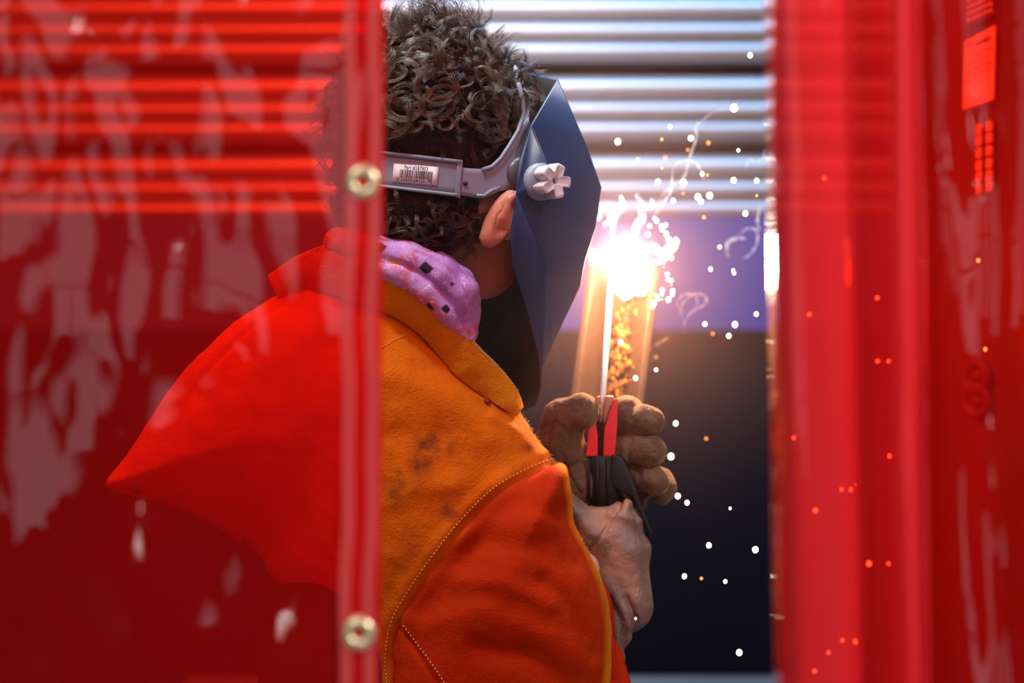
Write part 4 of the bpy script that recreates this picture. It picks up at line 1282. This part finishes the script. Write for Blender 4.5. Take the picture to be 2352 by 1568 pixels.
spark(1557, 1139, 3.8, True, 'small green-white spark beside the gloved little finger')
spark(1578, 1154, 5, True, 'bright spark lower right of the gloved little finger')
spark(1677, 1167, 3.2, True, 'tiny white spark midway across the dark wall')
spark(1628, 1252, 5, True, 'yellow-white spark right of the glove cuff top')
spark(1735, 1262, 4.8, True, 'white spark on the dark wall nearest the right curtain')
spark(1572, 1323, 5.8, True, 'large yellow-white spark right of the glove cuff middle')
spark(1666, 1335, 3.8, True, 'small white spark right of the red ember low on the dark wall')
spark(1611, 1328, 2.8, False, 'tiny red ember low on the dark wall')
spark(1622, 1007, 2.6, False, 'tiny red ember level with the electrode holder')
spark(1698, 1498, 6.2, True, 'bright yellow-white spark lowest on the dark wall')
spark(1460, 1420, 3.2, True, 'tiny spark on the front of the pale glove cuff', d=2.26)
for (x, y, r, l) in [(1893, 409, 4, 'topmost spark behind the left fold of the right curtain'), (1859, 722, 4, 'lone spark behind the left fold level with the workpiece top'),
                     (2015, 684, 4.5, 'highest spark behind the dark middle fold of the right curtain'), (2016, 829, 4, 'left of a level pair of sparks behind the middle fold'),
                     (2041, 829, 3.5, 'right of a level pair of sparks behind the middle fold'), (1823, 1005, 3.5, 'faint spark behind the left fold level with the gloved fingers'),
                     (2043, 1047, 4, 'lone spark behind the right fold below the level pair'), (1933, 1124, 3.5, 'left spark of the close trio behind the left fold'),
                     (1954, 1124, 4, 'middle spark of the close trio behind the left fold'), (1968, 1113, 3, 'right upper spark of the close trio behind the left fold'),
                     (1903, 1498, 3.5, 'small spark lower left of the large lowest spark behind the folds'), (1935, 1470, 3.5, 'small spark immediately left of the large lowest spark behind the folds'),
                     (2041, 1294, 3.5, 'small spark right of the bright one behind the dark fold'), (1871, 1541, 4, 'very lowest spark behind the left fold of the right curtain')]:
    spark(x, y, r, True, l, d=2.0)
spark(1873, 1172, 5, True, 'brighter red-tinted spark behind the left fold of the right curtain', d=2.0)
spark(1996, 1294, 6, True, 'bright spark behind the dark fold of the right curtain', d=2.0)
spark(1964, 1473, 6, True, 'bright lowest large spark behind the folds of the right curtain', d=2.0)
spark(2247, 598, 5, True, 'red-tinted spark behind the flat right curtain, above the dials', d=2.1)
spark(2263, 802, 5, True, 'red-tinted spark behind the flat right curtain, right over the upper dial', d=2.1)

# ------------------------------------------------------------------ welding helmet
helm = thing('welding_helmet', toW(Hd(60, 0, 560)), 'dark blue-black faceted welding helmet with grey headband, worn on the head', 'helmet')
def Hv(px, py, lat):
    """point under pixel (px,py) at this lateral distance from the head's middle plane"""
    w = 0.0
    for _ in range(6):
        u = 1176 + (px - 1176) * (1 - w * S / D0)
        w = (lat - (u - HC[0]) * SN) / CS
    return Mp(px, py, w)
def mirror(p):
    n = np.array([SN, 0, CS]); return p - 2 * ((p - HC) @ n) * n * np.array([1, 1, 1])
def fw(p, f): return p + np.array([CS, 0, -SN]) * f
pts = {'A': Hv(1218, 290, 235), 'B': Hv(1192, 372, 255), 'Cc': Hv(1187, 446, 262), 'D': Hv(1174, 540, 258), 'E': Hv(1179, 612, 246), 'F': Hv(1204, 690, 218), 'G': Hv(1228, 780, 175), 'H': Hv(1243, 845, 135),
       'I': Hv(1242, 893, 98), 'J': Hv(1229, 930, 55), 'T1': Hv(1280, 184, 190), 'P2': Hv(1345, 335, 195), 'P3': Hv(1379, 430, 200), 'P4': Hv(1366, 520, 185), 'P5': Hv(1341, 598, 170), 'P6': Hv(1330, 658, 140),
       'P7': Hv(1290, 742, 122), 'M1': Hv(1264, 400, 262), 'M2': Hv(1252, 602, 232)}
names = list(pts); VV = [pts[n] for n in names]; idx = {n: i for i, n in enumerate(names)}
mi = {}
for n_ in names: mi[n_] = len(VV); VV.append(mirror(pts[n_]))
def mid_of(n_, f, name, dv=0):
    p = (pts[n_] + mirror(pts[n_])) / 2; p = fw(p, f); p[1] += dv; idx[name] = len(VV); mi[name] = len(VV); VV.append(p)
mid_of('T1', 26, 'cT', -38); mid_of('P2', 22, 'c2', -10); mid_of('P3', 22, 'c3'); mid_of('P4', 20, 'c4'); mid_of('P5', 18, 'c5'); mid_of('P6', 14, 'c6'); mid_of('P7', 10, 'c7'); mid_of('H', 12, 'c8', 18); mid_of('I', 6, 'c9', 30); mid_of('J', 0, 'cJ', 18)
near = [('A', 'M1', 'P3', 'P2', 'T1'), ('A', 'B', 'Cc', 'M1'), ('Cc', 'D', 'E', 'M2'), ('E', 'F', 'G', 'H', 'M2'), ('Cc', 'M2', 'P5', 'M1'), ('M1', 'P5', 'P4', 'P3'), ('M2', 'H', 'P7', 'P6', 'P5'),
        ('H', 'I', 'c9', 'c8'), ('I', 'J', 'cJ', 'c9'), ('P7', 'H', 'c8', 'c7'), ('T1', 'P2', 'c2', 'cT'), ('P2', 'P3', 'c3', 'c2'), ('P3', 'P4', 'c4', 'c3'), ('P4', 'P5', 'c5', 'c4'), ('P5', 'P6', 'c6', 'c5'), ('P6', 'P7', 'c7', 'c6')]
FF = [[idx[n_] for n_ in f_] for f_ in near] + [[mi[n_] for n_ in f_][::-1] for f_ in near]
# helmet brims are curved: subdivide with creases kept by bevel
import bmesh
bm = bmesh.new(); bv = [bm.verts.new(tuple(toW(p))) for p in VV]
for f_ in FF:
    try: bm.faces.new([bv[i] for i in f_])
    except ValueError: pass
bmesh.ops.recalc_face_normals(bm, faces=bm.faces)
bmesh.ops.triangulate(bm, faces=[f_ for f_ in bm.faces if len(f_.verts) > 4])
me = bpy.data.meshes.new('shell'); bm.to_mesh(me); bm.free()
me.materials.append(M_mask)
shell = link('shell', me, helm, label='dark blue-black faceted plastic shell')
m = shell.modifiers.new('solid', 'SOLIDIFY'); m.thickness = 7 * S; m.offset = 0; m.material_offset = 1; me.materials.append(M_maskin)
me.polygons.foreach_set('use_smooth', [True] * len(me.polygons))
wpos = {n_: Vector(toW(VV[idx[n_]])) for n_ in idx}; wmir = {n_: Vector(toW(VV[mi[n_]])) for n_ in idx}
sharp = [('A', 'M1'), ('M1', 'P5'), ('Cc', 'M2'), ('M2', 'H'), ('T1', 'P2'), ('P2', 'P3'), ('P3', 'P4'), ('P4', 'P5'), ('P5', 'P6'), ('P6', 'P7'), ('P7', 'H'), ('H', 'I'), ('Cc', 'M1')]
keys = set()
for D_ in (wpos, wmir):
    loc_ = {n_: min(range(len(me.vertices)), key=lambda i: (me.vertices[i].co - D_[n_]).length) for n_ in D_}
    for a_, b_ in sharp: keys.add(tuple(sorted((loc_[a_], loc_[b_]))))
es = me.attributes.new('sharp_edge', 'BOOLEAN', 'EDGE'); bw_ = me.attributes.new('bevel_weight_edge', 'FLOAT', 'EDGE')
for e_ in me.edges:
    if tuple(sorted(e_.vertices)) in keys: bw_.data[e_.index].value = 1.0
me.attributes.remove(me.attributes['sharp_edge'])
m = shell.modifiers.new('bevel', 'BEVEL'); m.width = 0.0018; m.segments = 3; m.limit_method = 'WEIGHT'; m.harden_normals = True
# rim: pale top edge of the shell
mb = MB(); rim = catmull([pts['A'], pts['T1'] * 0.5 + pts['A'] * 0.5, pts['T1'], fw(pts['T1'] * 0.72 + mirror(pts['T1']) * 0.28, 12) + np.array([0, -26, 0]), VV[idx['cT']], fw(pts['T1'] * 0.28 + mirror(pts['T1']) * 0.72, 12) + np.array([0, -26, 0])], 6)

# headband -------------------------------------------------------------------
def headw(px, py):
    """depth of the hair/band surface on the camera side"""
    u = px; a = (u - 985) / 235.0
    return 40 + 170 * math.sqrt(max(0.0, 1 - min(1, a * a) * 0.9)) - 0.00000 * py
def hb(px, py, extra=0): return (px, py, headw(px, py) + extra)
pad = strip([hb(x, 348 + (x - 890) * 0.116) for x in (820, 850, 890, 950, 1010, 1062)], [hb(x, 432 + (x - 890) * 0.12, 0) for x in (820, 850, 890, 950, 1008, 1057)], 4, M_grey, 'rear_pad', helm, thick=12, n=6)
def hbv(px, py, e=0): return Wv(*hb(px, py, e))
fr = MB()
fr.tube([hbv(x, 352 + (x - 890) * 0.116, 9) for x in np.linspace(822, 1058, 20)], 0.0019, 8)
fr.tube([hbv(x, 429 + (x - 890) * 0.12, 9) for x in np.linspace(822, 1052, 20)], 0.0017, 8)
fr.build('pad_frame', M_grey, pad)
q = [hbv(1050, 368, 10), hbv(1063, 369, 10), hbv(1057, 455, 10), hbv(1044, 452, 10)]
q2 = [p + Vector((0, 0.012, 0)) for p in q]
MB().add(q + q2, [(0, 1, 2, 3), (7, 6, 5, 4), (0, 4, 5, 1), (1, 5, 6, 2), (2, 6, 7, 3), (3, 7, 4, 0)]).build('end_clip', M_grey, pad, smooth=False, bevel=0.001)
strap = strip([hb(1055, 384), hb(1085, 387), hb(1120, 386), hb(1150, 365), hb(1172, 330), hb(1196, 292), hb(1212, 270)], [hb(1055, 448), hb(1080, 452), hb(1110, 454), hb(1145, 440, 4), hb(1185, 430, 8), hb(1205, 400, 6), hb(1225, 330)], 6, M_grey, 'side_strap', helm, thick=8, n=6)
e1 = MB(); e1.tube([hbv(x, y, 8) for x, y in [(1108, 390), (1130, 383), (1150, 364), (1170, 334), (1190, 300), (1203, 262), (1200, 225), (1190, 190)]], 0.0021, 8)
e1.tube([hbv(x, y, 9) for x, y in [(1095, 449), (1112, 450), (1128, 438), (1148, 431)]], 0.0018, 8)
e1.build('strap_rim', M_grey, strap)
MB().lathe(hbv(1069, 421, 6.5), (0, -1, 0), [(0, 0.0006), (0.0022, 0.0006), (0.0022, 0)], 16).build('slot', M_ink, strap)
top_strap = strip([hb(1198, 300, -10), (1196, 250, 70), (1188, 205, 20), (1172, 165, -40), (1150, 140, -90)], [hb(1216, 300, -10), (1214, 250, 70), (1206, 200, 20), (1190, 158, -40), (1160, 130, -90)], 3, M_grey, 'top_strap', helm, thick=5, n=6)
hubc = Vector(toW(Hv(1184, 402, 196)))
axis = Vector((SN, -CS, 0.0))
MB().lathe(hubc, axis, [(0.0, 0.016), (0.012, 0.0155), (0.0165, 0.012), (0.0172, 0.004), (0.019, -0.004), (0.019, -0.012)], 32).build('hub', M_greydk, helm)
# pivot knob
kc = Vector(toW(Hv(1249, 418, 266)))
MB().lathe(kc + axis * 0.002 - Vector((0.004, 0, 0)), axis, [(0.0, 0.006), (0.010, 0.0062), (0.0155, 0.004), (0.0175, 0.001), (0.0175, -0.003)], 40).build('knob_base', M_grey, helm)
kn = MB(); n = 60; ex = axis.orthogonal().normalized(); ey = axis.cross(ex)
rings = []
for (h, sc) in ((0.004, 0.92), (0.006, 1.0), (0.020, 1.0), (0.0222, 0.93), (0.0215, 0.78), (0.0200, 0.42), (0.0200, 0.30), (0.012, 0.28)):
    r_ = []
    for i in range(n):
        a = 2 * math.pi * i / n
        l = 0.5 + 0.5 * math.cos(5 * a + 0.6)
        rad = 0.0090 + 0.0075 * min(1, l * 1.9) ** 1.2
        if sc < 0.5: rad = 0.011
        r_.append(kc + axis * h + (ex * math.cos(a) + ey * math.sin(a)) * rad * sc)
    rings.append(r_)
v = [p for r_ in rings for p in r_]; f = []
for i in range(len(rings) - 1):
    for j in range(n): f.append((i * n + j, i * n + (j + 1) % n, (i + 1) * n + (j + 1) % n, (i + 1) * n + j))
f.append(tuple(range((len(rings) - 1) * n, len(rings) * n)))
kn.add(v, f).build('knob', M_knob, helm, label='pale grey five-lobed knob')
MB().lathe(kc + axis * 0.012, axis, [(0.0, 0.004), (0.002, 0.004), (0.002, 0.0)], 12).build('knob_screw', M_greydk, helm)

# barcode label ------------------------------------------------------------
def lab_pt(a, b, e=8.5):
    """a along, b down, both 0..1, on the sticker"""
    x = 905 + 103 * a + (-2 if b > 0 else 0) * b; y = 375.5 + 8 * a + 42 * b
    return hbv(x - 2 * b, y, e)
V = []; F = []
for i in range(13):
    for j in range(3): V.append(lab_pt(i / 12, j / 2, 7.6))
for i in range(12):
    for j in range(2): q0 = i * 3 + j; F.append((q0, q0 + 1, q0 + 4, q0 + 3))
lab = mesh('barcode_label', V, F, M_label, helm, solid=0.0006, label='white sticker with a barcode')
mb = MB(); a = 0.15; rb = random.Random(3)
while a < 0.86:
    w = rb.choice([0.006, 0.010, 0.016, 0.020])
    b1_ = 0.86 if a > 0.78 else 0.72
    mb.add([lab_pt(a, 0.28, 8.8), lab_pt(a + w, 0.28, 8.8), lab_pt(a + w, b1_, 8.8), lab_pt(a, b1_, 8.8)], [(0, 1, 2, 3)]); a += w + rb.choice([0.006, 0.010, 0.014])
mb.build('barcode', M_ink, lab, smooth=False)
def text_mesh(txt, a0, b0, a1, height):
    cu = bpy.data.curves.new('t', 'FONT'); cu.body = txt; cu.size = 1.0; cu.resolution_u = 2
    to = bpy.data.objects.new('t', cu); COL.objects.link(to); dg = bpy.context.evaluated_depsgraph_get()
    me = bpy.data.meshes.new_from_object(to.evaluated_get(dg)); bpy.data.objects.remove(to)
    co = np.array([v.co[:] for v in me.vertices]); mn, mx_ = co.min(0), co.max(0)
    for v_, c_ in zip(me.vertices, co):
        ta = a0 + (a1 - a0) * (c_[0] - mn[0]) / (mx_[0] - mn[0]); tb = b0 - height * (c_[1] - 0.0)
        v_.co = lab_pt(ta, tb, 8.8)
    me.materials.clear(); me.materials.append(M_ink); me.name = 'lettering'
    link('lettering', me, lab)
text_mesh('Part #287803', 0.24, 0.25, 0.76, 0.31)
text_mesh('7 15959 68125', 0.10, 0.93, 0.72, 0.26)
text_mesh('4', 0.85, 0.99, 0.875, 0.20)
